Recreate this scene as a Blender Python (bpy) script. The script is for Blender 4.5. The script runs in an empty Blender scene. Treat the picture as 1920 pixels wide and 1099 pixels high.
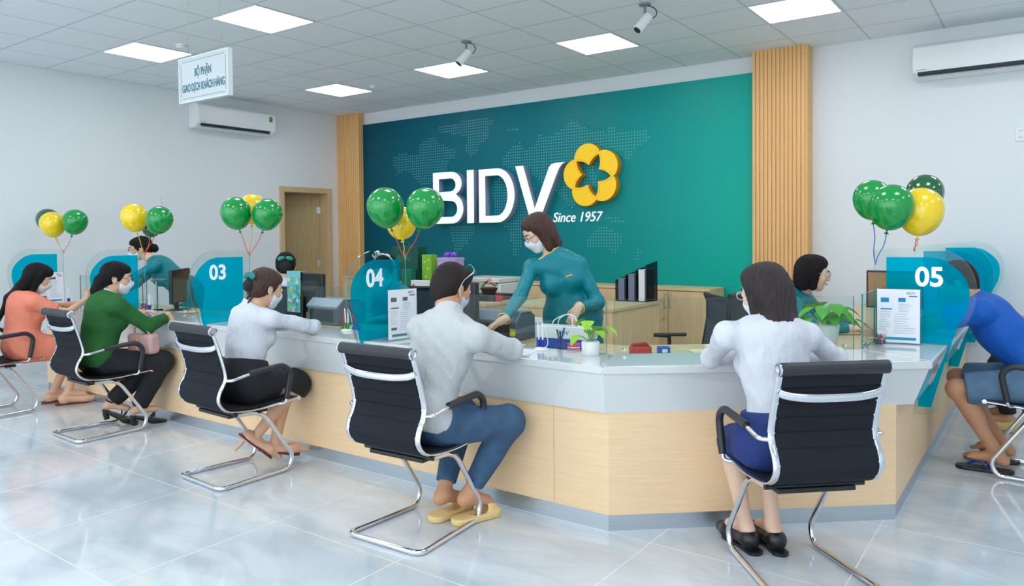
import bpy, math, random
import numpy as np
from math import pi, sin, cos, radians as RAD
random.seed(7)
SC = bpy.context.scene
COL = SC.collection
# ------------------------------------------------------------------ camera
cam_d = bpy.data.cameras.new('camera'); CAM = bpy.data.objects.new('camera', cam_d); COL.objects.link(CAM); SC.camera = CAM
CAM.location = (0, 0, 1.38)
_yaw, _pitch, _roll = 0.627554545, 0.0235377364, -0.00889696
from mathutils import Matrix, Vector
_f = Vector((-sin(_yaw), cos(_yaw), 0)); _r = Vector((cos(_yaw), sin(_yaw), 0)); _u = Vector((0, 0, 1))
_f2 = _f*cos(_pitch) - _u*sin(_pitch); _u2 = _u*cos(_pitch) + _f*sin(_pitch)
_r3 = _r*cos(_roll) + _u2*sin(_roll); _u3 = _u2*cos(_roll) - _r*sin(_roll)
CAM.rotation_euler = Matrix((( _r3.x, _u3.x, -_f2.x), (_r3.y, _u3.y, -_f2.y), (_r3.z, _u3.z, -_f2.z))).to_euler()
cam_d.sensor_fit = 'HORIZONTAL'; cam_d.sensor_width = 36
cam_d.lens = 36*1405.8215/1920
cam_d.shift_x = 10.2273/1920; cam_d.shift_y = -74.3654/1920
cam_d.clip_end = 100
# ------------------------------------------------------------------ world and exposure
w = bpy.data.worlds.new('world'); SC.world = w; w.use_nodes = True
w.node_tree.nodes['Background'].inputs[0].default_value = (0.87, 0.94, 0.98, 1)
w.node_tree.nodes['Background'].inputs[1].default_value = 1.95
vs = SC.view_settings
vs.view_transform = 'Standard'; vs.look = 'None'; vs.gamma = 1; vs.use_curve_mapping = False
vs.exposure = 0.40
PANEL_E = 7.4
H = 3.18; YB = 7.697; XL = -8.575; XR = 3.6; YF = -4.5

# ------------------------------------------------------------------ materials
MATS = {}
def srgb(r, g, b):
    f = lambda c: (c/255/12.92) if c/255 <= .04045 else ((c/255+.055)/1.055)**2.4
    return (f(r), f(g), f(b), 1)
def mat(name, col=(200, 200, 200), rough=.5, metal=0, spec=.5, bump=None, noise=None, sheen=0, coat=0, emit=None):
    """col in sRGB 0-255; bump=(scale, strength[, stretch]); noise=(scale, amount)"""
    if name in MATS: return MATS[name]
    m = bpy.data.materials.new(name); m.use_nodes = True; nt = m.node_tree; b = nt.nodes['Principled BSDF']
    b.inputs['Base Color'].default_value = srgb(*col); b.inputs['Roughness'].default_value = rough
    b.inputs['Metallic'].default_value = metal; b.inputs['Specular IOR Level'].default_value = spec
    if sheen: b.inputs['Sheen Weight'].default_value = sheen
    if coat: b.inputs['Coat Weight'].default_value = coat; b.inputs['Coat Roughness'].default_value = .03
    if emit:
        b.inputs['Emission Color'].default_value = srgb(*emit[0]); b.inputs['Emission Strength'].default_value = emit[1]
    tc = None
    def coords(st):
        t = nt.nodes.new('ShaderNodeTexCoord'); mp = nt.nodes.new('ShaderNodeMapping'); mp.inputs['Scale'].default_value = st
        nt.links.new(t.outputs['Object'], mp.inputs[0]); return mp.outputs[0]
    if bump:
        st = bump[2] if len(bump) > 2 else (1, 1, 1)
        n = nt.nodes.new('ShaderNodeTexNoise'); n.inputs['Scale'].default_value = bump[0]; n.inputs['Detail'].default_value = 4
        nt.links.new(coords(st), n.inputs['Vector'])
        bp = nt.nodes.new('ShaderNodeBump'); bp.inputs['Strength'].default_value = bump[1]; bp.inputs['Distance'].default_value = bump[3] if len(bump) > 3 else .01
        nt.links.new(n.outputs[0], bp.inputs['Height']); nt.links.new(bp.outputs[0], b.inputs['Normal'])
    if noise:
        st = noise[2] if len(noise) > 2 else (1, 1, 1)
        n = nt.nodes.new('ShaderNodeTexNoise'); n.inputs['Scale'].default_value = noise[0]; n.inputs['Detail'].default_value = 6
        nt.links.new(coords(st), n.inputs['Vector'])
        mx = nt.nodes.new('ShaderNodeMix'); mx.data_type = 'RGBA'
        c = srgb(*col); a = noise[1]
        mx.inputs[6].default_value = (c[0]*(1-a), c[1]*(1-a), c[2]*(1-a), 1); mx.inputs[7].default_value = (min(1, c[0]*(1+a)), min(1, c[1]*(1+a)), min(1, c[2]*(1+a)), 1)
        nt.links.new(n.outputs[0], mx.inputs[0]); nt.links.new(mx.outputs[2], b.inputs['Base Color'])
    MATS[name] = m; return m
def glassy(name, tint, gloss=.08, diffuse=0, dcol=None, rough=.02):
    m = bpy.data.materials.new(name); m.use_nodes = True; nt = m.node_tree; nt.nodes.clear()
    o = nt.nodes.new('ShaderNodeOutputMaterial'); t = nt.nodes.new('ShaderNodeBsdfTransparent'); t.inputs[0].default_value = (*tint, 1)
    g = nt.nodes.new('ShaderNodeBsdfGlossy'); g.inputs['Roughness'].default_value = rough
    last = t.outputs[0]
    if diffuse:
        d = nt.nodes.new('ShaderNodeBsdfDiffuse'); d.inputs[0].default_value = (*dcol, 1)
        x = nt.nodes.new('ShaderNodeMixShader'); x.inputs[0].default_value = diffuse
        nt.links.new(last, x.inputs[1]); nt.links.new(d.outputs[0], x.inputs[2]); last = x.outputs[0]
    fr = nt.nodes.new('ShaderNodeFresnel'); fr.inputs[0].default_value = 1.45
    ge = nt.nodes.new('ShaderNodeNewGeometry'); bf = math_n(nt, 'SUBTRACT', 1.0, ge.outputs['Backfacing'])
    mu = nt.nodes.new('ShaderNodeMath'); mu.operation = 'MULTIPLY'; mu.inputs[1].default_value = gloss*10
    nt.links.new(math_n(nt, 'MULTIPLY', fr.outputs[0], bf), mu.inputs[0])
    x = nt.nodes.new('ShaderNodeMixShader'); nt.links.new(mu.outputs[0], x.inputs[0]); nt.links.new(last, x.inputs[1]); nt.links.new(g.outputs[0], x.inputs[2])
    nt.links.new(x.outputs[0], o.inputs[0]); MATS[name] = m; return m
def math_n(nt, op, a, b=None):
    n = nt.nodes.new('ShaderNodeMath'); n.operation = op
    for i, v in enumerate((a, b)):
        if v is None: continue
        if isinstance(v, (int, float)): n.inputs[i].default_value = v
        else: nt.links.new(v, n.inputs[i])
    return n.outputs[0]
def grid_mask(nt, x0, y0, s, half):
    g = nt.nodes.new('ShaderNodeNewGeometry'); sp = nt.nodes.new('ShaderNodeSeparateXYZ'); nt.links.new(g.outputs['Position'], sp.inputs[0])
    out = []
    for i, o0 in ((0, x0), (1, y0)):
        v = math_n(nt, 'DIVIDE', math_n(nt, 'SUBTRACT', sp.outputs[i], o0), s)
        fr = math_n(nt, 'SUBTRACT', v, math_n(nt, 'ROUND', v))
        out.append(math_n(nt, 'LESS_THAN', math_n(nt, 'ABSOLUTE', fr), half/s))
    return math_n(nt, 'MAXIMUM', out[0], out[1])
def mixc(nt, fac, c1, c2):
    mx = nt.nodes.new('ShaderNodeMix'); mx.data_type = 'RGBA'
    if isinstance(fac, (int, float)): mx.inputs[0].default_value = fac
    else: nt.links.new(fac, mx.inputs[0])
    for i, c in ((6, c1), (7, c2)):
        if isinstance(c, tuple): mx.inputs[i].default_value = c
        else: nt.links.new(c, mx.inputs[i])
    return mx.outputs[2]
# ------------------------------------------------------------------ mesh builders
def link(o, parent=None):
    COL.objects.link(o)
    if parent is not None: o.parent = parent
    return o
def tag(o, label=None, cat=None, group=None, kind=None):
    if label: o['label'] = label
    if cat: o['category'] = cat
    if group: o['group'] = group
    if kind: o['kind'] = kind
    return o
def empty(name, loc, label, cat, rz=0, group=None):
    o = bpy.data.objects.new(name, None); o.empty_display_size = .1; link(o); o.location = loc; o.rotation_euler = (0, 0, rz)
    return tag(o, label, cat, group)
def copy_tree(o, parent=None):
    c = o.copy(); COL.objects.link(c)
    if parent is not None: c.parent = parent
    for ch in list(o.children): copy_tree(ch, c)
    return c
def catmull(P, n=6, closed=False):
    P = [np.array(p, float) for p in P]; N = len(P); out = []
    rng = range(N if closed else N-1)
    for i in rng:
        p0 = P[(i-1) % N] if closed or i > 0 else 2*P[0]-P[1]
        p1 = P[i]; p2 = P[(i+1) % N]
        p3 = P[(i+2) % N] if closed or i+2 < N else 2*P[-1]-P[-2]
        for k in range(n):
            t = k/n
            out.append(.5*((2*p1)+(-p0+p2)*t+(2*p0-5*p1+4*p2-p3)*t*t+(-p0+3*p1-3*p2+p3)*t**3))
    if not closed: out.append(P[-1])
    return out
def fillet(P, r, n=5):
    """round the inner corners of an open polyline"""
    P = [np.array(p, float) for p in P]; out = [P[0]]
    for i in range(1, len(P)-1):
        a, b, c = P[i-1], P[i], P[i+1]
        u = (a-b); v = (c-b); lu = np.linalg.norm(u); lv = np.linalg.norm(v); d = min(r, lu*.49, lv*.49)
        s = b+u/lu*d; e = b+v/lv*d
        for k in range(n+1):
            t = k/n; out.append((1-t)**2*s+2*t*(1-t)*b+t*t*e)
    out.append(P[-1]); return out
class MB:
    def __init__(s): s.v = []; s.f = []; s.m = []
    def raw(s, V, F, mi=0):
        b = len(s.v); s.v += [tuple(map(float, p)) for p in V]; s.f += [tuple(b+i for i in f) for f in F]; s.m += [mi]*len(F); return s
    def box(s, lo, hi, mi=0, R=None, c=None):
        x0, y0, z0 = lo; x1, y1, z1 = hi
        V = [(x0,y0,z0),(x1,y0,z0),(x1,y1,z0),(x0,y1,z0),(x0,y0,z1),(x1,y0,z1),(x1,y1,z1),(x0,y1,z1)]
        if R is not None: V = [tuple(np.array(c)+R@(np.array(p)-np.array(c))) for p in V]
        return s.raw(V, [(0,3,2,1),(4,5,6,7),(0,1,5,4),(1,2,6,5),(2,3,7,6),(3,0,4,7)], mi)
    def tube(s, P, r, n=10, closed=False, flat=None, mi=0, up=(0, 0, 1), cap=True):
        """r: radius or list; flat=(a,b) elliptical section a along side, b along normal"""
        P = [np.array(p, float) for p in P]; N = len(P); V = []; F = []
        rr = r if hasattr(r, '__len__') else [r]*N
        prev = None
        for i in range(N):
            t = (P[(i+1) % N]-P[i-1]) if closed else (P[min(i+1, N-1)]-P[max(i-1, 0)])
            t = t/(np.linalg.norm(t)+1e-12)
            if prev is None:
                a = np.cross(t, up)
                if np.linalg.norm(a) < 1e-3: a = np.cross(t, (1, 0, .01))
            else: a = prev-t*(prev@t)
            a = a/np.linalg.norm(a); prev = a; b = np.cross(a, t)
            fa, fb = flat if flat else (1, 1)
            for k in range(n):
                q = 2*pi*k/n; V.append(P[i]+rr[i]*(a*cos(q)*fa+b*sin(q)*fb))
        for i in range(N if closed else N-1):
            for k in range(n):
                j = (i+1) % N; F.append((i*n+k, i*n+(k+1) % n, j*n+(k+1) % n, j*n+k))
        if not closed and cap: F.append(tuple(range(n-1, -1, -1))); F.append(tuple((N-1)*n+k for k in range(n)))
        return s.raw(V, F, mi)
    def lathe(s, prof, c=(0, 0, 0), n=24, mi=0, R=None):
        V = []; F = []
        for r, z in prof:
            for k in range(n):
                q = 2*pi*k/n; p = np.array((r*cos(q), r*sin(q), z))
                if R is not None: p = R@p
                V.append(p+np.array(c))
        m = len(prof)
        for i in range(m-1):
            for k in range(n): F.append((i*n+k, i*n+(k+1) % n, (i+1)*n+(k+1) % n, (i+1)*n+k))
        if prof[0][0] > 1e-6: F.append(tuple(range(n-1, -1, -1)))
        if prof[-1][0] > 1e-6: F.append(tuple((m-1)*n+k for k in range(n)))
        return s.raw(V, F, mi)
    def prism(s, poly, frame, d0, d1, mi=0, mside=None):
        """poly (u,v); frame = origin,U,V,N ; extruded d0..d1 along N"""
        O, U, Vv, Nn = [np.array(a, float) for a in frame]; n = len(poly)
        A = [O+U*p[0]+Vv*p[1]+Nn*d0 for p in poly]; B = [O+U*p[0]+Vv*p[1]+Nn*d1 for p in poly]
        b = len(s.v); s.raw(A+B, [tuple(range(n-1, -1, -1)), tuple(range(n, 2*n))], mi)
        s.f += [(b+i, b+(i+1) % n, b+n+(i+1) % n, b+n+i) for i in range(n)]; s.m += [mi if mside is None else mside]*n
        return s
    def ball(s, c, r, n=14, mi=0, R=None):
        r = r if hasattr(r, '__len__') else (r, r, r)
        m = n//2; prof = []; V = []; F = []
        for i in range(m+1):
            a = -pi/2+pi*i/m
            for k in range(n):
                q = 2*pi*k/n; p = np.array((r[0]*cos(a)*cos(q), r[1]*cos(a)*sin(q), r[2]*sin(a)))
                if R is not None: p = R@p
                V.append(p+np.array(c, float))
        for i in range(m):
            for k in range(n): F.append((i*n+k, i*n+(k+1) % n, (i+1)*n+(k+1) % n, (i+1)*n+k))
        return s.raw(V, F, mi)
    def build(s, name, m, parent=None, smooth=True, bevel=0, label=None, cat=None, group=None, kind=None, seg=2, angle=40):
        me = bpy.data.meshes.new(name); me.from_pydata(s.v, [], s.f); me.update()
        ms = m if isinstance(m, (list, tuple)) else [m]
        for x in ms: me.materials.append(x)
        me.polygons.foreach_set('material_index', s.m)
        if smooth:
            me.polygons.foreach_set('use_smooth', [True]*len(me.polygons))
            me.set_sharp_from_angle(angle=RAD(angle))
        o = bpy.data.objects.new(name, me); link(o, parent)
        if bevel:
            bv = o.modifiers.new('bevel', 'BEVEL'); bv.width = bevel; bv.segments = seg; bv.limit_method = 'ANGLE'; bv.harden_normals = False
        return tag(o, label, cat, group, kind)
def text(name, s, size, m, frame, parent=None, depth=.002, align='CENTER', bold=0, xs=1.0, shear=0):
    """lettering standing on a surface: frame = origin, U, V, N"""
    cu = bpy.data.curves.new(name, 'FONT'); cu.body = s; cu.size = size; cu.extrude = depth; cu.align_x = align; cu.align_y = 'CENTER'; cu.offset = bold; cu.shear = shear; cu.resolution_u = 4
    to = bpy.data.objects.new('tmp', cu); me = bpy.data.meshes.new_from_object(to); bpy.data.objects.remove(to); bpy.data.curves.remove(cu)
    O, U, V, N = [Vector(a) for a in frame]
    me.transform(Matrix(((U.x*xs, V.x, N.x, O.x), (U.y*xs, V.y, N.y, O.y), (U.z*xs, V.z, N.z, O.z), (0, 0, 0, 1))))
    me.materials.clear(); me.materials.append(m); me.name = name
    o = bpy.data.objects.new(name, me); return link(o, parent)
def rot(ax, a):
    return np.array(Matrix.Rotation(a, 3, ax))

# ------------------------------------------------------------------ shared materials
WALL = mat('wall_paint', (232, 237, 241), .6, bump=(60, .05))
WHITE = mat('white_plastic', (236, 239, 242), .3)
CHROME = mat('chrome', (225, 228, 232), .08, metal=1)
STEEL = mat('brushed_steel', (196, 206, 214), .28, metal=.85, noise=(8, .12, (1, 1, 20)))
BLACK = mat('black_mesh', (30, 34, 42), .8, spec=.25, bump=(700, .25))
BLACKP = mat('black_plastic', (28, 30, 34), .4)
LEATHER = mat('black_leather', (40, 43, 50), .42)
def wood(name, a, b, axis, scale=1.0, rough=.45):
    m = bpy.data.materials.new(name); m.use_nodes = True; nt = m.node_tree; p = nt.nodes['Principled BSDF']; p.inputs['Roughness'].default_value = rough
    t = nt.nodes.new('ShaderNodeTexCoord'); mp = nt.nodes.new('ShaderNodeMapping'); mp.inputs['Scale'].default_value = axis
    nt.links.new(t.outputs['Object'], mp.inputs[0])
    n = nt.nodes.new('ShaderNodeTexNoise'); n.inputs['Scale'].default_value = 3*scale; n.inputs['Detail'].default_value = 7; n.inputs['Distortion'].default_value = .25
    nt.links.new(mp.outputs[0], n.inputs['Vector'])
    r = nt.nodes.new('ShaderNodeValToRGB'); r.color_ramp.elements[0].position = .35; r.color_ramp.elements[1].position = .65
    r.color_ramp.elements[0].color = srgb(*a); r.color_ramp.elements[1].color = srgb(*b)
    nt.links.new(n.outputs[0], r.inputs[0]); nt.links.new(r.outputs[0], p.inputs['Base Color']); MATS[name] = m; return m
WOODH = wood('oak_laminate', (242, 207, 162), (248, 217, 176), (1.5, 1.5, 60))      # grain running level
WOODC = wood('cabinet_laminate', (222, 190, 142), (232, 203, 158), (9, 9, 1))
WOODP = wood('slat_wood', (236, 186, 122), (240, 192, 130), (8, 8, .6))
WOODD = wood('door_wood', (176, 152, 104), (188, 164, 116), (12, 12, .8))
# ------------------------------------------------------------------ room shell
def floor_mat():
    m = bpy.data.materials.new('marble_floor'); m.use_nodes = True; nt = m.node_tree; p = nt.nodes['Principled BSDF']
    p.inputs['Roughness'].default_value = .07; p.inputs['Specular IOR Level'].default_value = .55
    t = nt.nodes.new('ShaderNodeTexCoord')
    mp = nt.nodes.new('ShaderNodeMapping'); mp.inputs['Rotation'].default_value = (0, 0, .5); mp.inputs['Scale'].default_value = (.7, 1.6, 1); nt.links.new(t.outputs['Object'], mp.inputs[0])
    n1 = nt.nodes.new('ShaderNodeTexNoise'); n1.inputs['Scale'].default_value = 1.3; n1.inputs['Detail'].default_value = 8; n1.inputs['Distortion'].default_value = 1.4
    nt.links.new(mp.outputs[0], n1.inputs['Vector'])
    r1 = nt.nodes.new('ShaderNodeValToRGB'); e = r1.color_ramp.elements
    e[0].position = .36; e[0].color = srgb(194, 203, 210); e[1].position = .62; e[1].color = srgb(218, 224, 229)
    nt.links.new(n1.outputs[0], r1.inputs[0])
    n2 = nt.nodes.new('ShaderNodeTexNoise'); n2.inputs['Scale'].default_value = 1.1; n2.inputs['Detail'].default_value = 5; n2.inputs['Distortion'].default_value = 2.2
    nt.links.new(mp.outputs[0], n2.inputs['Vector'])
    v = math_n(nt, 'ABSOLUTE', math_n(nt, 'SUBTRACT', n2.outputs[0], .5)); v = math_n(nt, 'MULTIPLY', v, 22)
    v = math_n(nt, 'SUBTRACT', 1.0, math_n(nt, 'MINIMUM', v, 1.0)); v = math_n(nt, 'MULTIPLY', v, .2)
    c = mixc(nt, v, r1.outputs[0], srgb(168, 180, 192))
    g = grid_mask(nt, -3.04, 2.262, .8, .0022)
    c = mixc(nt, g, c, srgb(238, 241, 243)); nt.links.new(c, p.inputs['Base Color'])
    nt.links.new(math_n(nt, 'ADD', math_n(nt, 'MULTIPLY', g, .3), .07), p.inputs['Roughness']); return m
def ceil_mat():
    m = bpy.data.materials.new('ceiling_tiles'); m.use_nodes = True; nt = m.node_tree; p = nt.nodes['Principled BSDF']; p.inputs['Roughness'].default_value = .8
    g = grid_mask(nt, -6.168, 2.976, .6, .010); g2 = grid_mask(nt, -6.168, 2.976, .6, .003)
    c = mixc(nt, g, srgb(236, 243, 248), srgb(216, 224, 230)); c = mixc(nt, g2, c, srgb(188, 198, 206)); nt.links.new(c, p.inputs['Base Color'])
    return m
MB().box((XL-3, YF, -.12), (XR, YB+.2, 0)).build('floor', floor_mat(), smooth=False, kind='structure')
MB().box((XL-.2, YF, H), (XR, YB+.2, H+.1)).build('ceiling', ceil_mat(), smooth=False, kind='structure')
MB().box((XL-.2, YB, 0), (XR+.2, YB+.2, H)).build('wall_back', WALL, smooth=False, kind='structure')
DY0, DY1, DZ = 6.53, 7.41, 2.06   # doorway in the left wall
wl = MB(); wl.box((XL-.2, YF, 0), (XL, DY0, H)); wl.box((XL-.2, DY1, 0), (XL, YB, H)); wl.box((XL-.2, DY0, DZ), (XL, DY1, H))
wl.build('wall_left', WALL, smooth=False, kind='structure')
MB().box((XR, YF, 0), (XR+.2, YB, H)).build('wall_right', WALL, smooth=False, kind='structure')
# the small room behind the doorway
hr = MB(); hr.box((XL-3, 5.4, 0), (XL-2.9, YB+.4, 2.9)); hr.box((XL-2.9, YB+.3, 0), (XL-.2, YB+.4, 2.9)); hr.box((XL-2.9, 5.3, 0), (XL-.2, 5.4, 2.9)); hr.box((XL-3, 5.3, 2.9), (XL-.2, YB+.4, 3.0))
hr.build('wall_hall', WALL, smooth=False, kind='structure')
dr = MB()
for a, b in (((XL-.21, DY0-.02, 0), (XL+.03, DY0+.055, DZ+.03)), ((XL-.21, DY1-.055, 0), (XL+.03, DY1+.02, DZ+.03)), ((XL-.21, DY0+.055, DZ-.045), (XL+.03, DY1-.055, DZ+.03))): dr.box(a, b)
dfr = dr.build('trim_1', wood('frame_wood', (206, 178, 134), (216, 190, 148), (12, 12, .8)), kind='structure', bevel=.004)
# door leaf hinged on the far jamb, swung a little into the other room
dl = bpy.data.objects.new('door_1', None); link(dl); dl.location = (XL-.17, DY1-.06, 0); dl.rotation_euler = (0, 0, RAD(-24)); dl['kind'] = 'structure'
MB().box((-.04, -.76, .01), (0, 0, DZ-.05)).build('door_leaf', WOODD, dl, bevel=.003)
hg = MB()
for z in (1.78, 1.0, .25): hg.tube([(.008, .006, z-.05), (.008, .006, z+.05)], .008); hg.box((0, -.035, z-.045), (.004, .0, z+.045))
hg.build('hinge', STEEL, dl)
hh = MB(); hh.box((0, -.72, .93), (.008, -.67, 1.13)); hh.tube(fillet([(.008, -.695, 1.03), (.05, -.695, 1.03), (.05, -.58, 1.03)], .02), .009); hh.build('door_handle', STEEL, dl)
MB().box((XL, YF, 0), (XL+.012, DY0-.03, .1)).build('baseboard_left', mat('skirting_tile', (214, 222, 228), .2), smooth=False, kind='structure')
MB().box((-1.85, YB-.012, 0), (XR, YB, .1)).build('baseboard_back', MATS['skirting_tile'], smooth=False, kind='structure')
# ribbed wooden pilasters at both ends of the green panel
def pilaster(name, x0, x1, y0, h):
    m = MB(); n = int(round((x1-x0)/.0395)); st = (x1-x0)/n
    m.box((x0, y0+.012, 0), (x1, YB, h))
    for i in range(n):
        a = x0+i*st; m.prism([(0, 0), (st*.80, 0), (st*.72, -.014), (st*.08, -.014)], ((a, y0+.012, 0), (1, 0, 0), (0, 1, 0), (0, 0, 1)), 0, h)
    ny = int((YB-y0)/.0395)
    for sx in (1,):
        for i in range(ny):
            a = y0+.012+i*.0395; m.prism([(0, 0), (.012, .003), (.012, .026), (0, .030)], ((x1, a, 0), (1, 0, 0), (0, 1, 0), (0, 0, 1)), 0, h)
    return m.build(name, WOODP, smooth=False, kind='structure')
pilaster('trim_2', -2.405, -1.895, 7.49, H)
pilaster('trim_3', XL+.002, -8.14, 7.56, H)

# ------------------------------------------------------------------ green feature panel with the dotted world map
def panel_mat():
    m = bpy.data.materials.new('green_print'); m.use_nodes = True; nt = m.node_tree; p = nt.nodes['Principled BSDF']; p.inputs['Roughness'].default_value = .4; p.inputs['Specular IOR Level'].default_value = .22
    g = nt.nodes.new('ShaderNodeNewGeometry'); sp = nt.nodes.new('ShaderNodeSeparateXYZ'); nt.links.new(g.outputs['Position'], sp.inputs[0])
    v = math_n(nt, 'DIVIDE', math_n(nt, 'ADD', sp.outputs[0], 8.2), 5.8)
    v = math_n(nt, 'SUBTRACT', v, math_n(nt, 'MULTIPLY', math_n(nt, 'SUBTRACT', sp.outputs[2], 1.9), .03))
    r = nt.nodes.new('ShaderNodeValToRGB'); e = r.color_ramp.elements
    e[0].position = 0; e[0].color = srgb(0, 76, 94); e[1].position = 1; e[1].color = srgb(0, 182, 164)
    for q, c in ((.2, (0, 98, 116)), (.5, (0, 118, 130)), (.78, (0, 150, 146))):
        k = e.new(q); k.color = srgb(*c)
    nt.links.new(v, r.inputs[0]); nt.links.new(r.outputs[0], p.inputs['Base Color']); return m
fp = empty('feature_panel', (-5.3, YB-.02, 0), 'large green and teal wall panel with a dotted world map between two wooden pilasters', 'wall panel')
def at(o, x): x.location = (-o.location[0], -o.location[1], -o.location[2]); return x   # child built in world coordinates
at(fp, MB().box((-8.14, YB-.035, .60), (-2.405, YB-.002, 3.012)).build('panel_board', panel_mat(), fp, smooth=False))
WORLD = [[(-7.51, 2.51), (-7.36, 2.54), (-7.04, 2.5), (-7.01, 2.65), (-6.75, 2.73), (-6.64, 2.62), (-6.34, 2.51), (-6.4, 2.42), (-6.53, 2.36), (-6.54, 2.24), (-6.62, 2.12), (-6.93, 2.09), (-7.04, 2.1), (-7.16, 2.25), (-7.3, 2.3), (-7.52, 2.21), (-7.45, 2.29), (-7.51, 2.38)], [(-6.67, 2.85), (-6.58, 2.88), (-6.29, 2.88), (-6.05, 2.9), (-5.82, 2.89), (-5.72, 2.83), (-5.81, 2.77), (-5.83, 2.63), (-5.95, 2.56), (-6.06, 2.43), (-6.13, 2.4), (-6.2, 2.48), (-6.18, 2.67), (-6.29, 2.71), (-6.64, 2.77)], [(-6.49, 1.51), (-6.07, 1.52), (-6.06, 1.44), (-6.17, 1.3), (-6.31, 1.18), (-6.42, 1.17), (-6.44, 1.32), (-6.49, 1.43)], [(-5.59, 2.36), (-5.49, 2.47), (-5.34, 2.54), (-5.27, 2.44), (-5.11, 2.48), (-5.06, 2.61), (-4.86, 2.57), (-4.64, 2.68), (-4.6, 2.77), (-4.47, 2.67), (-4.33, 2.58), (-4.12, 2.56), (-4.0, 2.54), (-3.73, 2.53), (-3.64, 2.54), (-3.58, 2.45), (-3.68, 2.39), (-3.77, 2.34), (-3.85, 2.21), (-3.91, 2.23), (-3.91, 2.32), (-4.12, 2.37), (-4.29, 2.15), (-4.25, 1.96), (-4.54, 1.79), (-4.57, 1.65), (-4.63, 1.72), (-4.76, 1.88), (-4.98, 2.0), (-5.21, 2.16), (-5.51, 2.22), (-5.6, 2.28)], [(-5.53, 2.71), (-5.32, 2.74), (-5.36, 2.67), (-5.51, 2.67)], [(-5.78, 1.98), (-5.73, 2.07), (-5.61, 2.15), (-5.21, 2.12), (-5.07, 1.89), (-5.03, 1.81), (-5.3, 1.51), (-5.33, 1.26), (-5.44, 1.09), (-5.47, 1.24), (-5.52, 1.48), (-5.71, 1.52)], [(-4.4, 1.33), (-4.27, 1.46), (-4.11, 1.47), (-3.95, 1.37), (-3.95, 1.26), (-4.02, 1.14), (-4.13, 1.23), (-4.38, 1.24)], [(-3.76, 1.24), (-3.68, 1.18), (-3.76, 1.07), (-3.79, 1.09), (-3.74, 1.16)], [(-4.17, 1.6), (-3.93, 1.56), (-3.89, 1.53), (-4.01, 1.51), (-4.15, 1.55)], [(-4.12, 2.63), (-4.0, 2.62), (-4.0, 2.53), (-4.12, 2.55)]]
def inside(p, poly):
    x, y = p; r = False; j = len(poly)-1
    for i in range(len(poly)):
        xi, yi = poly[i]; xj, yj = poly[j]
        if (yi > y) != (yj > y) and x < (xj-xi)*(y-yi)/(yj-yi)+xi: r = not r
        j = i
    return r
dm = MB(); dd = .0355
for i in range(int(5.6/dd)):
    for j in range(int(2/dd)):
        x = -8.0+i*dd; z = 1.0+j*dd
        if any(inside((x, z), p) for p in WORLD):
            dm.raw([(x+.0085*cos(a*pi/3), YB-.0365, z+.0085*sin(a*pi/3)) for a in range(6)], [(0, 1, 2, 3, 4, 5)])
at(fp, dm.build('map_dots', mat('map_dot_print', (96, 176, 186), .4), fp, smooth=False))
# ------------------------------------------------------------------ letters and flower emblem
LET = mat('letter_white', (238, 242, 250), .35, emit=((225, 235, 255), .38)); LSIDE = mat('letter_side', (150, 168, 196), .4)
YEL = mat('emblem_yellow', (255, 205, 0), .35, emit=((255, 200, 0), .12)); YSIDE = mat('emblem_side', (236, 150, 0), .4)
sg = empty('logo_sign', (-5.3, YB-.04, 2), 'raised white BIDV letters with a yellow star flower emblem on the green panel', 'sign')
def curve_shape(name, splines, d, y, parent, m, mside, bev=.004):
    cu = bpy.data.curves.new(name, 'CURVE'); cu.dimensions = '2D'; cu.fill_mode = 'BOTH'; cu.extrude = d/2; cu.bevel_depth = bev; cu.bevel_resolution = 1; cu.offset = -bev
    for S in splines:
        sp = cu.splines.new('POLY'); sp.points.add(len(S)-1); sp.use_cyclic_u = True
        for i, p in enumerate(S): sp.points[i].co = (p[0], p[1], 0, 1)
    to = bpy.data.objects.new('tmp', cu); me = bpy.data.meshes.new_from_object(to); bpy.data.objects.remove(to); bpy.data.curves.remove(cu)
    # curve plane x,y -> wall x,z ; depth -> y
    me.transform(Matrix(((1, 0, 0, 0), (0, 0, -1, y-d/2), (0, 1, 0, 0), (0, 0, 0, 1))))
    me.materials.clear(); me.materials.append(m); me.materials.append(mside); me.name = name
    for p in me.polygons: p.material_index = 0 if abs(p.normal.y) > .6 else 1
    o = bpy.data.objects.new(name, me); link(o, parent); o.location = tuple(-Vector(parent.location)); return o
def arc(cx, cz, rx, rz, a0, a1, n=14): return [(cx+rx*cos(RAD(a0+(a1-a0)*i/n)), cz+rz*sin(RAD(a0+(a1-a0)*i/n))) for i in range(n+1)]
LD = .10; LY = YB-.045
zb, zt = 1.545, 2.225; zm = 1.90; st = .105
x0 = -6.68; x1 = -6.16
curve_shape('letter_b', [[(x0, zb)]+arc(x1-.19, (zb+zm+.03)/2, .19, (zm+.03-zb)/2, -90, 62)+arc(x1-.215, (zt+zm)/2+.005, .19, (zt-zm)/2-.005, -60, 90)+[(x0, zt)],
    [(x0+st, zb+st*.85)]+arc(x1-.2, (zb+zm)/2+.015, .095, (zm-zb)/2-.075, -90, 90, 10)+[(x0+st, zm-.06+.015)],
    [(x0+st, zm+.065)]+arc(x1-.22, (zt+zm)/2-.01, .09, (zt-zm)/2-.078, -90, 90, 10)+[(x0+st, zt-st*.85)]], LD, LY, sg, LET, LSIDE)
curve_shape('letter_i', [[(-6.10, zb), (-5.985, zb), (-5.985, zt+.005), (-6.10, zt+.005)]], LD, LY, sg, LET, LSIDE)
x0 = -5.905; x1 = -5.345
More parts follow.
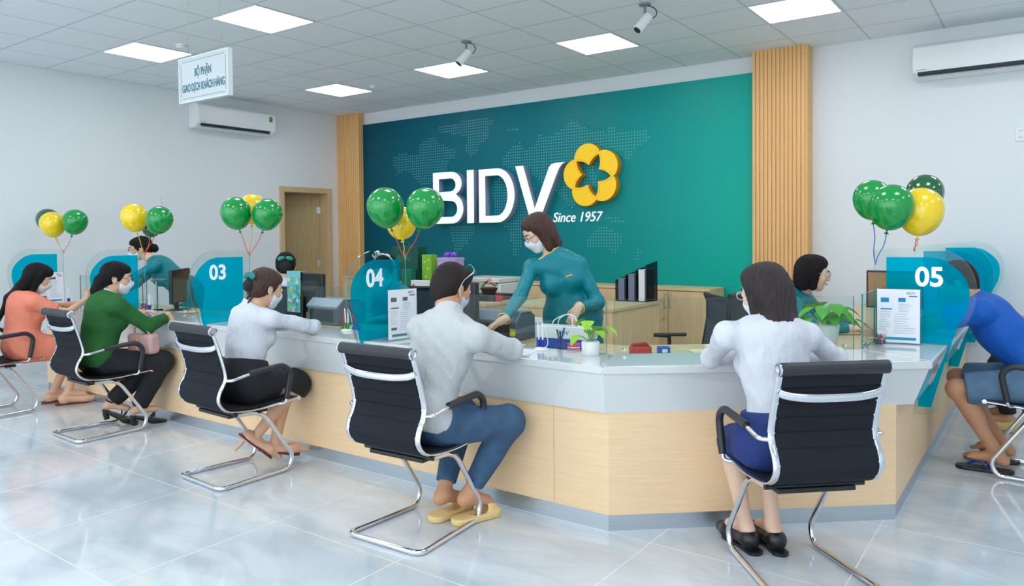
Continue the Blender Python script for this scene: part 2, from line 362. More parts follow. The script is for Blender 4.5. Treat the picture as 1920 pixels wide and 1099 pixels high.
curve_shape('letter_d', [[(x0, zb)]+arc(x1-.27, (zb+zt)/2, .27, (zt-zb)/2, -90, 90, 20)+[(x0, zt)],
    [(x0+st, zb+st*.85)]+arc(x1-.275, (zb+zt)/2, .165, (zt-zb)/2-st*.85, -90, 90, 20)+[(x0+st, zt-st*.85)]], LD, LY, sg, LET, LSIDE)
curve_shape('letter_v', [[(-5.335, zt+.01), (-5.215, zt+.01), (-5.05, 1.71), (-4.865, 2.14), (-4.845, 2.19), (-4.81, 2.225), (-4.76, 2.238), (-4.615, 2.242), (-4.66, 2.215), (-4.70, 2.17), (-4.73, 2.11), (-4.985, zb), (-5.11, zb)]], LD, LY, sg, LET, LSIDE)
fc = (-4.275, 2.068)
def flower_outer(n=180):
    out = []
    for i in range(n):
        a = 2*pi*i/n; best = 0
        for k in range(5):
            pa = RAD(31+72*k); cx, cz = .19*cos(pa), .19*sin(pa); d = cos(a)*cx+sin(a)*cz; q = d*d-(cx*cx+cz*cz-.181**2)
            if q > 0: best = max(best, d+math.sqrt(q))
        out.append((fc[0]+best*cos(a), fc[1]+best*sin(a)))
    return out
def star(R, r, bul=.018):
    out = []
    for k in range(5):
        a0 = RAD(-5+72*k); a1 = RAD(31+72*k); a2 = RAD(67+72*k)
        A = np.array((R*cos(a0), R*sin(a0))); B = np.array((r*cos(a1), r*sin(a1))); C = np.array((R*cos(a2), R*sin(a2)))
        for P, Q in ((A, B), (B, C)):
            nn = np.array((Q[1]-P[1], -(Q[0]-P[0]))); nn /= np.linalg.norm(nn)
            for t in (0, .25, .5, .75): out.append(tuple(np.array(fc)+P+(Q-P)*t+nn*bul*sin(pi*t)))
    return out
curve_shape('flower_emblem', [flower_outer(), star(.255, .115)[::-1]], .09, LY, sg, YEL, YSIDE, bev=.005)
ln = MB(); ob = star(.295, .142)
ln.tube([(p[0], LY-.092, p[1]) for p in ob], .004, 5, closed=True)
for k in range(5):   # seams between the petals, from star tip to the rim
    a = RAD(-5+72*k); ln.tube([(fc[0]+.285*cos(a), LY-.092, fc[1]+.285*sin(a)), (fc[0]+.31*cos(a+.04), LY-.092, fc[1]+.31*sin(a+.04))], .004, 5)
o = ln.build('star_outline', mat('emblem_line', (176, 112, 0), .5), sg); o.location = tuple(-Vector(sg.location))
o = text('slogan_text', 'Since 1957', .165, LET, ((-4.53, YB-.044, 1.588), (1, 0, 0), (0, 0, 1), (0, -1, 0)), sg, depth=.006, shear=.25, xs=.92); o.location = tuple(-Vector(sg.location))

# ------------------------------------------------------------------ ceiling lights
lx = [-7.068, -5.268, -3.468, -1.668, .132, 1.932]; ly = [6.276, 3.876, 1.476, -.924, -3.324]
EM = mat('led_panel', (255, 255, 255), .5, emit=((250, 252, 255), PANEL_E)); FRM = mat('light_frame', (214, 220, 224), .4)
names = {(-7.068, 6.276): 'square white ceiling light nearest the far left corner above the doorway side', (-5.268, 6.276): 'square white ceiling light in the far row, second from the left wall',
 (-3.468, 6.276): 'square white ceiling light in the far row, right of the left camera', (-1.668, 6.276): 'square white ceiling light in front of the right wooden pilaster',
 (-7.068, 3.876): 'square white ceiling light left of the hanging sign', (-5.268, 3.876): 'largest looking ceiling light, right of the hanging sign'}
proto = None
for X in lx:
    for Y in ly:
        if (X > 0 and Y > 3) and X > 1: pass
        lab = names.get((X, Y), 'square white ceiling light outside the view above the customer floor')
        if proto is None:
            c = empty('ceiling_light', (X, Y, H), lab, 'light', group='square ceiling lights')
            a = MB()
            for s in (-1, 1): a.box((-.298, s*.29-.008, -.006), (.298, s*.29+.008, -.0005)); a.box((s*.29-.008, -.282, -.006), (s*.29+.008, .282, -.0005))
            a.build('light_frame', FRM, c, smooth=False)
            MB().box((-.282, -.282, -.005), (.282, .282, -.0005)).build('diffuser', EM, c, smooth=False); proto = c
        else:
            c = copy_tree(proto); c.location = (X, Y, H); c['label'] = lab
            if (X, Y) not in names: c['group'] = 'square ceiling lights behind the camera'
# ------------------------------------------------------------------ counter
TZ = .775
TOPW = mat('solid_surface', (216, 219, 220), .08, spec=.6, coat=.3)
GLASS = glassy('clear_glass', (.93, .975, .965), .10); GEDGE = mat('glass_edge', (60, 140, 138), .1, spec=.8)
FILM = glassy('teal_film', (.0, .76, .90), .04, .24, (0, .64, .82))
XE = -7.86; YE = YB-.1                               # ends of the counter
A0, A1, A2, A3 = (XE, 3.02), (-1.658, 3.027), (-.443, 4.0), (-.437, YE)      # front line of the top
W0, W1, W2, W3 = (-7.44, 3.068), (-1.652, 3.07), (-.592, 3.977), (-.588, YE)    # wooden front
B0, B1, B2, B3 = (XE, 3.38), (-1.80, 3.38), (-.80, 4.215), (-.80, YE)        # rear line of the raised shelf
ct = empty('service_counter', (-1.65, 3.1, 0), 'long angled service counter with white top and pale oak front on a steel plinth', 'counter')
def CT(o): o.location = (1.65, -3.1, 0); return o
FR = ((0, 0, 0), (1, 0, 0), (0, 1, 0), (0, 0, 1))
m = MB()
# slab of the top, in pieces that share edges
m.prism([A0, A1, B1, B0], FR, TZ-.04, TZ); m.prism([A1, A2, B2, B1], FR, TZ-.04, TZ); m.prism([A2, A3, B3, B2], FR, TZ-.04, TZ)
CT(m.build('counter_top', TOPW, ct, bevel=.008, seg=3))
ap = MB()                                             # sloping apron under the edge
AP = [(XE, 3.058), (-1.664, 3.058), (-.525, 4.035), (-.520, YE)]
def quad_slab(P, Q, z0, z1, th, nrm, mb):
    a0, a1 = P; b0, b1 = Q; n = np.array((*nrm, 0.))*th
    V = [(*a0, z1), (*a1, z1), (*b1, z0), (*b0, z0)]; V = [np.array(p, float) for p in V]; V2 = [p-n for p in V]
    mb.raw(V+V2, [(0, 3, 2, 1), (4, 5, 6, 7), (0, 1, 5, 4), (1, 2, 6, 5), (2, 3, 7, 6), (3, 0, 4, 7)])
cn = (.6495, -.7604)
quad_slab((A0, A1), ((XE, 3.058), (-1.664, 3.058)), .555, TZ-.002, .02, (0, -1), ap)
quad_slab((A1, A2), ((-1.664, 3.058), (-.525, 4.035)), .555, TZ-.002, .02, cn, ap)
quad_slab((A2, A3), ((-.525, 4.035), (-.520, YE)), .555, TZ-.002, .02, (1, 0), ap)
CT(ap.build('counter_apron', TOPW, ct, smooth=False))
wf = MB()
def wallseg(p, q, z0, z1, th, mb, inset=0):
    p = np.array(p, float); q = np.array(q, float); d = (q-p)/np.linalg.norm(q-p); n = np.array((-d[1], d[0]))
    p = p+n*inset; q = q+n*inset
    mb.prism([tuple(p), tuple(q), tuple(q+n*th), tuple(p+n*th)], FR, z0, z1)
joints = [(-7.44, -5.86), (-5.86, -4.30), (-4.30, -2.70), (-2.70, -1.95)]
for a, b in joints: wallseg((a+.0012, 3.068), (b-.0012, 3.068), .076, .56, .03, wf)
wallseg((-1.949, 3.068), W1, .076, .56, .03, wf)
wallseg(W1, W2, .076, .56, .03, wf); wallseg(W2, W3, .076, .56, .03, wf)
wf.box((-7.44, 3.098, .076), (-7.41, 3.9, .56))
CT(wf.build('front_panel', WOODH, ct, smooth=False))
pl = MB(); 
wallseg((-7.42, 3.073), (-1.655, 3.073), 0, .076, .02, pl); wallseg((-1.655, 3.075), (-.600, 3.978), 0, .076, .02, pl); wallseg((-.596, 3.984), (-.594, YE), 0, .076, .02, pl); pl.box((-7.43, 3.07, 0), (-7.41, 3.9, .076))
CT(pl.build('plinth', STEEL, ct, smooth=False))
# lower working desk behind the raised shelf
wd = MB(); D0, D1, D2, D3 = (-7.44, 3.92), (-2.0, 3.92), (-1.36, 4.46), (-1.36, YE)
wd.prism([(-7.44, 3.40), (-1.80, 3.40), D1, D0], FR, .70, .735); wd.prism([(-1.80, 3.40), (-.82, 4.222), D2, D1], FR, .70, .735); wd.prism([(-.82, 4.222), (-.82, YE), D3, D2], FR, .70, .735)
CT(wd.build('work_desk', wood('desk_laminate', (206, 184, 142), (216, 196, 156), (6, 6, 1)), ct, smooth=False))
bk = MB(); wallseg((-7.42, 3.405), (-1.80, 3.405), .5, .70, .02, bk); wallseg((-1.80, 3.405), (-.83, 4.22), .5, .70, .02, bk)
for x in (-7.3, -6.2, -4.7, -3.1): bk.box((x, 3.43, 0), (x+.03, 3.88, .70))
CT(bk.build('desk_frame', WOODC, ct, smooth=False))
# ------------------------------------------------------------------ low glass screens
def screen(p, q, label, z1=1.045):
    p = np.array(p, float); q = np.array(q, float); L = np.linalg.norm(q-p); d = (q-p)/L; n = np.array((-d[1], d[0], 0))
    o = empty('glass_screen', (*p, TZ), label, 'glass screen', group='low glass screens on the counter')
    m = MB(); m.prism([(.012, .001), (L-.012, .001), (L-.012, z1-TZ), (.012, z1-TZ)], ((0, 0, 0), (*d, 0), (0, 0, 1), n), -.004, .004, 0, 1); m.build('pane', [GLASS, GEDGE], o, smooth=False)
    for u in (.06, L-.06):
        b = np.array((*(d*u), 0)); MB().tube([b+n*-.011+np.array((0, 0, .02)), b+n*.011+np.array((0, 0, .02))], .008).build('clamp', CHROME, o)
    return o
DX = [-7.78, -6.28, -4.80, -3.22]
screen((-7.45, 3.372), (-6.30, 3.372), 'low clear glass screen behind the woman in the coral dress')
screen((-6.26, 3.372), (-5.62, 3.372), 'low clear glass screen behind the woman in the green jacket')
screen((-5.62, 3.372), (-4.82, 3.372), 'low clear glass screen just left of divider 03')
screen((-4.78, 3.372), (-3.24, 3.372), 'low clear glass screen between dividers 03 and 04')
screen((-3.20, 3.372), (-1.81, 3.372), 'low clear glass screen in front of the standing teller')
screen((-1.80, 3.39), (-.815, 4.208), 'low clear glass screen across the angled corner of the counter', 1.05)
screen((-.79, 4.225), (-.79, 4.585), 'short low glass screen beside the leaflet stand of station 05', 1.06)
screen((-.79, 4.615), (-.79, 6.08), 'low clear glass screen beyond divider 05 in front of the man in blue', 1.06)
# ------------------------------------------------------------------ number dividers
def chaikin(P, n=2):
    for _ in range(n):
        Q = []
        for i in range(len(P)):
            a = np.array(P[i]); b = np.array(P[(i+1) % len(P)]); Q += [tuple(a*.75+b*.25), tuple(a*.25+b*.75)]
        P = Q
    return P
def smooth_part(head, curve, tail):
    return head+[tuple(p) for p in catmull(curve, 5)]+tail
def divider(loc, U, N, num, label, wood_u, top_u):
    o = empty('number_divider', loc, label, 'divider', group='teal station dividers on the counter')
    fr = ((0, 0, 0), U, (0, 0, 1), N); z0 = TZ
    cg = [(-.06, 1.298), (.02, 1.272), (.085, 1.215), (.122, 1.14), (.131, 1.06), (.118, .965), (.078, .865), (.02, .69), (-.02, .50), (-.045, .425), (-.09, .393)]
    low = max(-.15, wood_u)
    G = smooth_part([(-.355, .776), (-.355, 1.285)], cg, [(low+.004, .393), (low+.004, .552), (top_u+.004, .553), (.006, .776)])
    m = MB(); m.prism(G, fr, -.0035, .0035, 0, 1); g = m.build('glass_plate', [GLASS, GEDGE], o, smooth=False); g.location = (0, 0, 0)
    cf = [(-.08, 1.244), (-.015, 1.225), (.05, 1.175), (.090, 1.115), (.100, 1.045), (.086, .96), (.045, .87), (-.005, .70), (-.075, .432)]
    Fm = smooth_part([(-.295, .778), (-.295, 1.243)], cf, [(low+.008, .432), (low+.008, .552), (top_u+.006, .556), (.008, .778)])
    m = MB(); m.prism(Fm, fr, .0036, .0048); m.build('teal_film', FILM, o, smooth=False)
    if num:
        t = text('number', num, .145, mat('number_white', (240, 243, 246), .4, emit=((255, 255, 255), .1)), (tuple(np.array(N)*.0052+np.array(U)*(-.085 if U[0] else -.09)+np.array((0, 0, 1.133))), tuple(np.array(U)*(1 if U[0] else -1)), (0, 0, 1), N), o, depth=.0008, bold=.004, xs=.95)
    return o
# front row: customers' side is -Y, films face the camera side (+X)
for X, n, lab in zip(DX, (None, None, '03', '04'), ('teal topped glass divider behind the head of the woman in coral', 'teal topped glass divider beside the woman in the green jacket', 'teal glass divider numbered 03 behind the woman in the white shirt', 'teal glass divider numbered 04 left of the man in grey')):
    o = divider((X, 3.02, 0), (0, -1, 0), (1, 0, 0), n, lab, -.035, -.038)
for Y, n, lab in zip((4.6, 6.1, 7.5), ('05', None, None), ('teal glass divider numbered 05 on the right end of the counter', 'second teal glass divider behind the one numbered 05', 'farthest teal glass divider on the right, against the back wall')):
    divider((-.44, Y, 0), (1, 0, 0), (0, -1, 0), n, lab, -.145, -.08)
# ------------------------------------------------------------------ cantilever chairs
def make_chair(label):
    o = empty('visitor_chair', (0, 0, 0), label, 'chair', group='chrome visitor chairs at the counter')
    prof = catmull([(-.272, .862), (-.245, .785), (-.208, .66), (-.206, .60), (-.240, .535), (-.245, .485), (-.205, .437), (-.13, .417), (.0, .41), (.13, .418), (.255, .428)], 6)
    # sling: slab following the profile with ribs
    N = len(prof); L = [0]
    for i in range(1, N): L.append(L[-1]+np.linalg.norm(prof[i]-prof[i-1]))
    fine = []; M = 150
    for k in range(M+1):
        s = L[-1]*k/M; i = min(N-2, max(j for j in range(N) if L[j] <= s)); t = (s-L[i])/(L[i+1]-L[i]+1e-9); fine.append(prof[i]*(1-t)+prof[i+1]*t)
    V = []; F = []; hw = .196
    for k, p in enumerate(fine):
        t = fine[min(k+1, M)]-fine[max(k-1, 0)]; t /= np.linalg.norm(t); n = np.array((-t[1], t[0]))   # towards the sitter side (forward/up)
        s = L[-1]*k/M; rib = abs(((s/.062) % 1)-.5)*2; g = .0085*(1-min(1, (1-rib)/.16)**.5) if rib > .84 else 0
        a = p-n*(.009-g); b = p+n*(.009-g)
        for x in (-hw, hw): V.append((x, a[0], a[1])); V.append((x, b[0], b[1]))
    for k in range(M):
        i = 4*k; j = i+4
        F += [(i, i+2, j+2, j), (i+1, j+1, j+3, i+3), (i, j, j+1, i+1), (i+2, i+3, j+3, j+2)]
    F += [(0, 1, 3, 2), (4*M, 4*M+2, 4*M+3, 4*M+1)]
    MB().raw(V, F).build('sling_seat', BLACK, o, angle=60)
    for s in (-1, 1):
        MB().tube([(s*.207, p[0], p[1]) for p in prof], .011, 10, flat=(.75, 1.5), up=(1, 0, 0)).build('side_rail', CHROME, o)
    MB().tube([(-.213, -.278, .878), (.213, -.278, .878)], .026, 18).build('headroll', LEATHER, o)
    for s in (-1, 1): MB().lathe([(0, 0), (.010, .0), (.012, .004), (.022, .004), (.0255, .002), (.0255, -.01)], (s*.217, -.278, .878), 18, R=rot('Y', s*pi/2)).build('end_cap', CHROME, o)
    for s in (-1, 1): MB().lathe([(0, .006), (.012, .005), (.014, .0), (.014, -.02)], (s*.215, .262, .428), 14, R=rot('Y', s*pi/2)).build('rail_cap', CHROME, o)
    MB().tube(catmull([(-.208, -.262, .79), (-.17, -.272, .778), (-.08, -.285, .770), (.08, -.285, .770), (.17, -.272, .778), (.208, -.262, .79)], 4), .013, 10, flat=(1.15, .38), up=(0, 1, 0)).build('back_brace', CHROME, o)
    MB().tube([(-.205, .01, .392), (.205, .01, .392)], .012, 10).tube([(-.205, -.14, .398), (.205, -.14, .398)], .011, 10).box((-.16, -.16, .375), (.16, .09, .392)).build('under_frame', BLACKP, o)
    h = [(.19, -.13, .392), (.19, .03, .388), (.19, .235, .085), (.19, .205, .014), (.19, -.233, .014)]
    h = fillet(h, .085, 6); h = h[:-1]+fillet([h[-1]+np.array((0, .14, 0)), (.225, -.25, .014), (-.0, -.25, .014)], .06, 6)[1:]
    full = h+[np.array((-p[0], p[1], p[2])) for p in h[::-1][1:]]
    MB().tube(full, .0125, 12, up=(1, 0, 0)).build('cantilever_base', CHROME, o)
    for s in (-1, 1):
        ar = empty_child('armrest', o)
        pts = fillet([(s*.215, -.205, .600), (s*.252, -.19, .602), (s*.252, -.06, .628), (s*.252, .135, .643), (s*.252, .185, .60), (s*.247, .15, .42), (s*.215, .13, .418)], .04, 5)
        MB().tube(pts, .009, 10, up=(0, 0, 1)).build('arm_tube', CHROME, ar)
        pad = fillet([(s*.252, -.085, .627), (s*.252, .135, .645), (s*.252, .185, .60), (s*.248, .155, .445)], .045, 6)
        MB().tube(pad, .0165, 12, up=(0, 0, 1)).build('arm_pad', LEATHER, ar)
    return o
def empty_child(name, parent):
    o = bpy.data.objects.new(name, None); o.empty_display_size = .05; return link(o, parent)
chairs = [((-3.84, 2.61), -3, 'black and chrome chair under the woman in the white shirt and black skirt'),
          ((-5.50, 2.62), -2, 'black and chrome chair under the woman in the green jacket'),
          ((-6.80, 2.42), 0, 'black and chrome chair at the left edge holding a blue bag'),
          ((-2.41, 2.60), 2, 'black and chrome chair under the man in the grey shirt'),
          ((-.835, 3.155), 43, 'nearest black and chrome chair, back to the view, under the woman in the white blouse'),
          ((-.03, 5.16), 90, 'black and chrome chair under the man in the blue polo shirt')]
pc = None
for (x, y), a, lab in chairs:
    c = make_chair(lab) if pc is None else copy_tree(pc)
    if pc is None: pc = c
    c.location = (x, y, 0); c.rotation_euler = (0, 0, RAD(a)); c['label'] = lab
# ------------------------------------------------------------------ implicit-surface modelling for people
def V3(*a): return np.array(a, float)
def unit(v): v = np.asarray(v, float); return v/(np.linalg.norm(v)+1e-12)
class SDF:
    def __init__(s, lo, hi, h):
        s.lo = np.array(lo, float); s.h = h; s.n = np.ceil((np.array(hi)-s.lo)/h).astype(int)+1
        s.a = np.full(s.n, .5, np.float32); s.ax = [(s.lo[i]+h*np.arange(s.n[i])).astype(np.float32) for i in range(3)]
    def win(s, lo, hi):
        i0 = np.clip(np.floor((np.array(lo)-s.lo)/s.h).astype(int), 0, s.n); i1 = np.clip(np.ceil((np.array(hi)-s.lo)/s.h).astype(int)+1, 0, s.n)
        if (i1 <= i0).any(): return None
        sl = tuple(slice(a, b) for a, b in zip(i0, i1))
        return sl, s.ax[0][sl[0]][:, None, None], s.ax[1][sl[1]][None, :, None], s.ax[2][sl[2]][None, None, :]
    def put(s, sl, d, k, op):
        a = s.a[sl]
        if op == 'u':
            r = np.minimum(a, d)
            if k: h = np.maximum(k-np.abs(a-d), 0)/k; r -= h*h*k*.25
        elif op == 's':
            d = -d; r = np.maximum(a, d)
            if k: h = np.maximum(k-np.abs(a-d), 0)/k; r += h*h*k*.25
        elif op == 'i':
            r = np.maximum(a, d)
        s.a[sl] = r
    def cap(s, a, b, ra, rb=None, k=.02, op='u', sq=None):
        a = np.asarray(a, float); b = np.asarray(b, float); rb = ra if rb is None else rb; m = max(ra, rb)*(1.0 if sq is None else max(1, sq[1]))+k+.012
        w_ = s.win(np.minimum(a, b)-m, np.maximum(a, b)+m)
        if w_ is None: return s
        sl, X, Y, Z = w_; ba = b-a; L = float(ba@ba)+1e-12
        t = np.clip(((X-a[0])*ba[0]+(Y-a[1])*ba[1]+(Z-a[2])*ba[2])/L, 0, 1)
        dx = X-a[0]-t*ba[0]; dy = Y-a[1]-t*ba[1]; dz = Z-a[2]-t*ba[2]; q = dx*dx+dy*dy+dz*dz
        if sq is not None:
            n = unit(sq[0]); p = dx*n[0]+dy*n[1]+dz*n[2]; q = q-p*p*(1-1/sq[1]**2)
        s.put(sl, np.sqrt(q)-(ra+(rb-ra)*t), k, op); return s
    def chain(s, P, r, k=.015, op='u'):
        for i in range(len(P)-1): s.cap(P[i], P[i+1], r[i], r[i+1], k, op)
        return s
    def ell(s, c, r, R=None, k=.02, op='u'):
        c = np.asarray(c, float); r = np.asarray(r, float); m = r.max()+k+.012; w_ = s.win(c-m, c+m)
        if w_ is None: return s
        sl, X, Y, Z = w_; X = X-c[0]; Y = Y-c[1]; Z = Z-c[2]; R = np.eye(3) if R is None else R
        q = [(X*R[0, i]+Y*R[1, i]+Z*R[2, i])/r[i] for i in range(3)]
        k0 = np.sqrt(q[0]**2+q[1]**2+q[2]**2); k1 = np.sqrt((q[0]/r[0])**2+(q[1]/r[1])**2+(q[2]/r[2])**2)+1e-6
        s.put(sl, k0*(k0-1)/k1, k, op); return s
    def box(s, c, hf, R=None, rad=.005, k=.01, op='u'):
        c = np.asarray(c, float); hf = np.asarray(hf, float); m = np.linalg.norm(hf)+k+.012; w_ = s.win(c-m, c+m)
        if w_ is None: return s
        sl, X, Y, Z = w_; X = X-c[0]; Y = Y-c[1]; Z = Z-c[2]; R = np.eye(3) if R is None else R
        q = [np.abs(X*R[0, i]+Y*R[1, i]+Z*R[2, i])-(hf[i]-rad) for i in range(3)]
        o = np.sqrt(sum(np.maximum(v, 0)**2 for v in q))+np.minimum(np.maximum(q[0], np.maximum(q[1], q[2])), 0)-rad
        s.put(sl, o, k, op); return s
    def cut(s, p, n, rad=9, k=0):
        """remove everything beyond the plane, only within rad of p"""
        p = np.asarray(p, float); n = unit(n); w_ = s.win(p-rad, p+rad)
        if w_ is None: return s
        sl, X, Y, Z = w_; d = (X-p[0])*n[0]+(Y-p[1])*n[1]+(Z-p[2])*n[2]
        if rad < 9: d = np.where((X-p[0])**2+(Y-p[1])**2+(Z-p[2])**2 < rad*rad, d, -1)
        s.a[sl] = np.maximum(s.a[sl], d); return s
    def folds(s, amp, f=38, seed=0, axis=None):
        rg = np.random.RandomState(seed); X, Y, Z = s.ax[0][:, None, None], s.ax[1][None, :, None], s.ax[2][None, None, :]
        for i in range(3):
            d = unit(rg.randn(3)*(1, 1, 1.3)); e = unit(rg.randn(3)); ff = f*(.6+.5*i)
            ph = np.sin(ff*.45*(X*e[0]+Y*e[1]+Z*e[2])+rg.rand()*6)*1.7
            g = np.sin(ff*(X*d[0]+Y*d[1]+Z*d[2])+ph+rg.rand()*6); s.a += (amp/(1+.6*i))*(np.abs(g)-.5)
        return s
    def mesh(s):
        a = s.a; ins = a < 0; n = np.array(a.shape)-1
        off = [(i, j, k) for i in (0, 1) for j in (0, 1) for k in (0, 1)]
        cnt = np.zeros(n, np.int8)
        for o in off: cnt += ins[o[0]:o[0]+n[0], o[1]:o[1]+n[1], o[2]:o[2]+n[2]]
        act = (cnt > 0) & (cnt < 8); ci = np.argwhere(act); idx = np.full(n, -1, np.int32); idx[act] = np.arange(len(ci))
        val = np.stack([a[ci[:, 0]+o[0], ci[:, 1]+o[1], ci[:, 2]+o[2]] for o in off], 1)
        pos = np.zeros((len(ci), 3)); num = np.zeros(len(ci))
        for i in range(8):
            for j in range(i+1, 8):
                oi, oj = np.array(off[i]), np.array(off[j])
                if np.abs(oi-oj).sum() != 1: continue
                m = (val[:, i] < 0) != (val[:, j] < 0); t = np.where(m, val[:, i]/(val[:, i]-val[:, j]+1e-20), 0)
                pos += m[:, None]*(oi+(oj-oi)*t[:, None]); num += m
        V = s.lo+s.h*(ci+pos/num[:, None]); F = []
        for ax in range(3):
            A = [slice(None)]*3; B = [slice(None)]*3; A[ax] = slice(0, -1); B[ax] = slice(1, None)
            ia, ib = ins[tuple(A)], ins[tuple(B)]; e = np.argwhere(ia != ib); o1, o2 = [(1, 2), (2, 0), (0, 1)][ax]
            e = e[(e[:, o1] > 0) & (e[:, o2] > 0) & (e[:, o1] < n[o1]) & (e[:, o2] < n[o2])]
            sg_ = ia[tuple(e.T)]
            def q(d1, d2):
                c = e.copy(); c[:, o1] -= d1; c[:, o2] -= d2; return idx[tuple(c.T)]
            Q = np.stack([q(1, 1), q(0, 1), q(0, 0), q(1, 0)], 1); Q[~sg_] = Q[~sg_][:, ::-1]; F.append(Q)
        F = np.concatenate(F); F = F[(F >= 0).all(1)]; return V, F
    def build(s, name, m, parent, world=True, smooth=1, **kw):
        V, F = s.mesh()
        for _ in range(smooth):      # one pass of neighbour averaging
            acc = np.zeros_like(V); c = np.zeros(len(V))
            for i in range(4):
                np.add.at(acc, F[:, i], V[F[:, (i+1) % 4]]); np.add.at(c, F[:, i], 1)
            V = .5*V+.5*acc/np.maximum(c, 1)[:, None]
        me = bpy.data.meshes.new(name); me.vertices.add(len(V)); me.vertices.foreach_set('co', V.astype(np.float32).ravel())
        me.loops.add(F.size); me.loops.foreach_set('vertex_index', F.astype(np.int32).ravel())
        me.polygons.add(len(F)); me.polygons.foreach_set('loop_start', np.arange(0, F.size, 4, dtype=np.int32)); me.polygons.foreach_set('loop_total', np.full(len(F), 4, np.int32))
        me.update(); me.validate(); me.polygons.foreach_set('use_smooth', [True]*len(me.polygons)); me.materials.append(m)
        o = bpy.data.objects.new(name, me); link(o, parent)
        if parent is not None and world: o.location = tuple(-Vector(parent.location))
        return tag(o, kw.get('label'), kw.get('cat'), kw.get('group'))
def WP(o):      # world coordinates under a translated parent
    o.location = tuple(-Vector(o.parent.location)); return o

SKIN = mat('skin', (226, 178, 148), .5, spec=.35, noise=(14, .05)); SKIN2 = mat('skin_tan', (206, 152, 118), .5, spec=.35, noise=(14, .06))
SKINP = mat('skin_pale', (234, 196, 172), .5, spec=.35, noise=(14, .05))
HAIRB = mat('hair_black', (24, 20, 23), .5, spec=.22, bump=(150, .8, (2, 2, .12)), noise=(120, .5, (2, 2, .12))); HAIRBR = mat('hair_brown', (70, 42, 34), .36, spec=.5, bump=(150, .8, (2, 2, .12)), noise=(120, .5, (2, 2, .12)))
HAIRDB = mat('hair_dark_brown', (42, 29, 29), .36, spec=.5, bump=(150, .8, (2, 2, .12)), noise=(120, .5, (2, 2, .12)))
MASKM = mat('mask_white', (236, 240, 246), .7); EYEW = mat('eye_white', (235, 232, 228), .3); EYED = mat('eye_dark', (30, 22, 20), .2); LIPS = mat('lips', (186, 84, 84), .45)
BROW = mat('brow', (46, 34, 32), .7); RIM = mat('glasses_rim', (60, 40, 38), .3); RIMC = mat('glasses_rim_clear', (200, 206, 212), .2); LENS = glassy('lens', (.95, .96, .97), .08)
def headR(yaw, pitch, tilt=0):
    return np.array((Matrix.Rotation(RAD(yaw), 3, 'Z') @ Matrix.Rotation(RAD(-pitch), 3, 'X') @ Matrix.Rotation(RAD(tilt), 3, 'Y')))
def add_hand(S, wr, d, pn, side, curl=.35, k=1.0, fc=None, thumb=None):
    """palm, four fingers of unequal length with knuckle bends, thumb from the side of the palm. side: +1 right hand, -1 left hand"""
    d = unit(d); pn = unit(np.asarray(pn, float)-d*(np.asarray(pn, float)@d)); l = np.cross(d, pn)*side; wr = np.asarray(wr, float)
    for i, q in enumerate((-.024, -.008, .008, .024)): S.cap(wr+d*.012*k+l*q*.7*k, wr+d*.082*k+l*q*k, .0125*k, .0115*k, .012)
    S.cap(wr-d*.02, wr+d*.03*k, .023*k, .021*k, .015, sq=(l, 1.25))
    for i, (q, L) in enumerate(((.029, .070), (.0100, .078), (-.0095, .073), (-.0275, .057))):
        c = fc[i] if fc else curl*(1+.12*i); p = wr+d*.084*k+l*q*k; a = c*.5; seg = (.46, .31, .23)
        for j in range(3):
            a2 = a+c*(.0, .9, 1.5)[j]; v = d*cos(a2)+pn*sin(a2)+l*(.06*(1.2-i)); v = unit(v); e = p+v*L*k*seg[j]
            S.cap(p, e, (.0086, .0078, .0070)[j]*k, (.0078, .0070, .0060)[j]*k, .004); p = e
    b = wr+d*.022*k+l*.024*k
    tv = thumb if thumb is not None else (.62, .62, .35)
    v1 = unit(d*tv[0]+l*tv[1]+pn*tv[2]); v2 = unit(d*(tv[0]+.3)+l*tv[1]*.45+pn*tv[2]*1.3)
    e1 = b+v1*.042*k; e2 = e1+v2*.030*k; S.cap(b, e1, .0135*k, .0100*k, .012); S.cap(e1, e2, .0098*k, .0078*k, .004)
def limb(S, a, b, c, ra, rb, rc, k=.03, bulge=0):
    S.cap(a, b, ra, rb, k); S.cap(b, c, rb, rc, k)
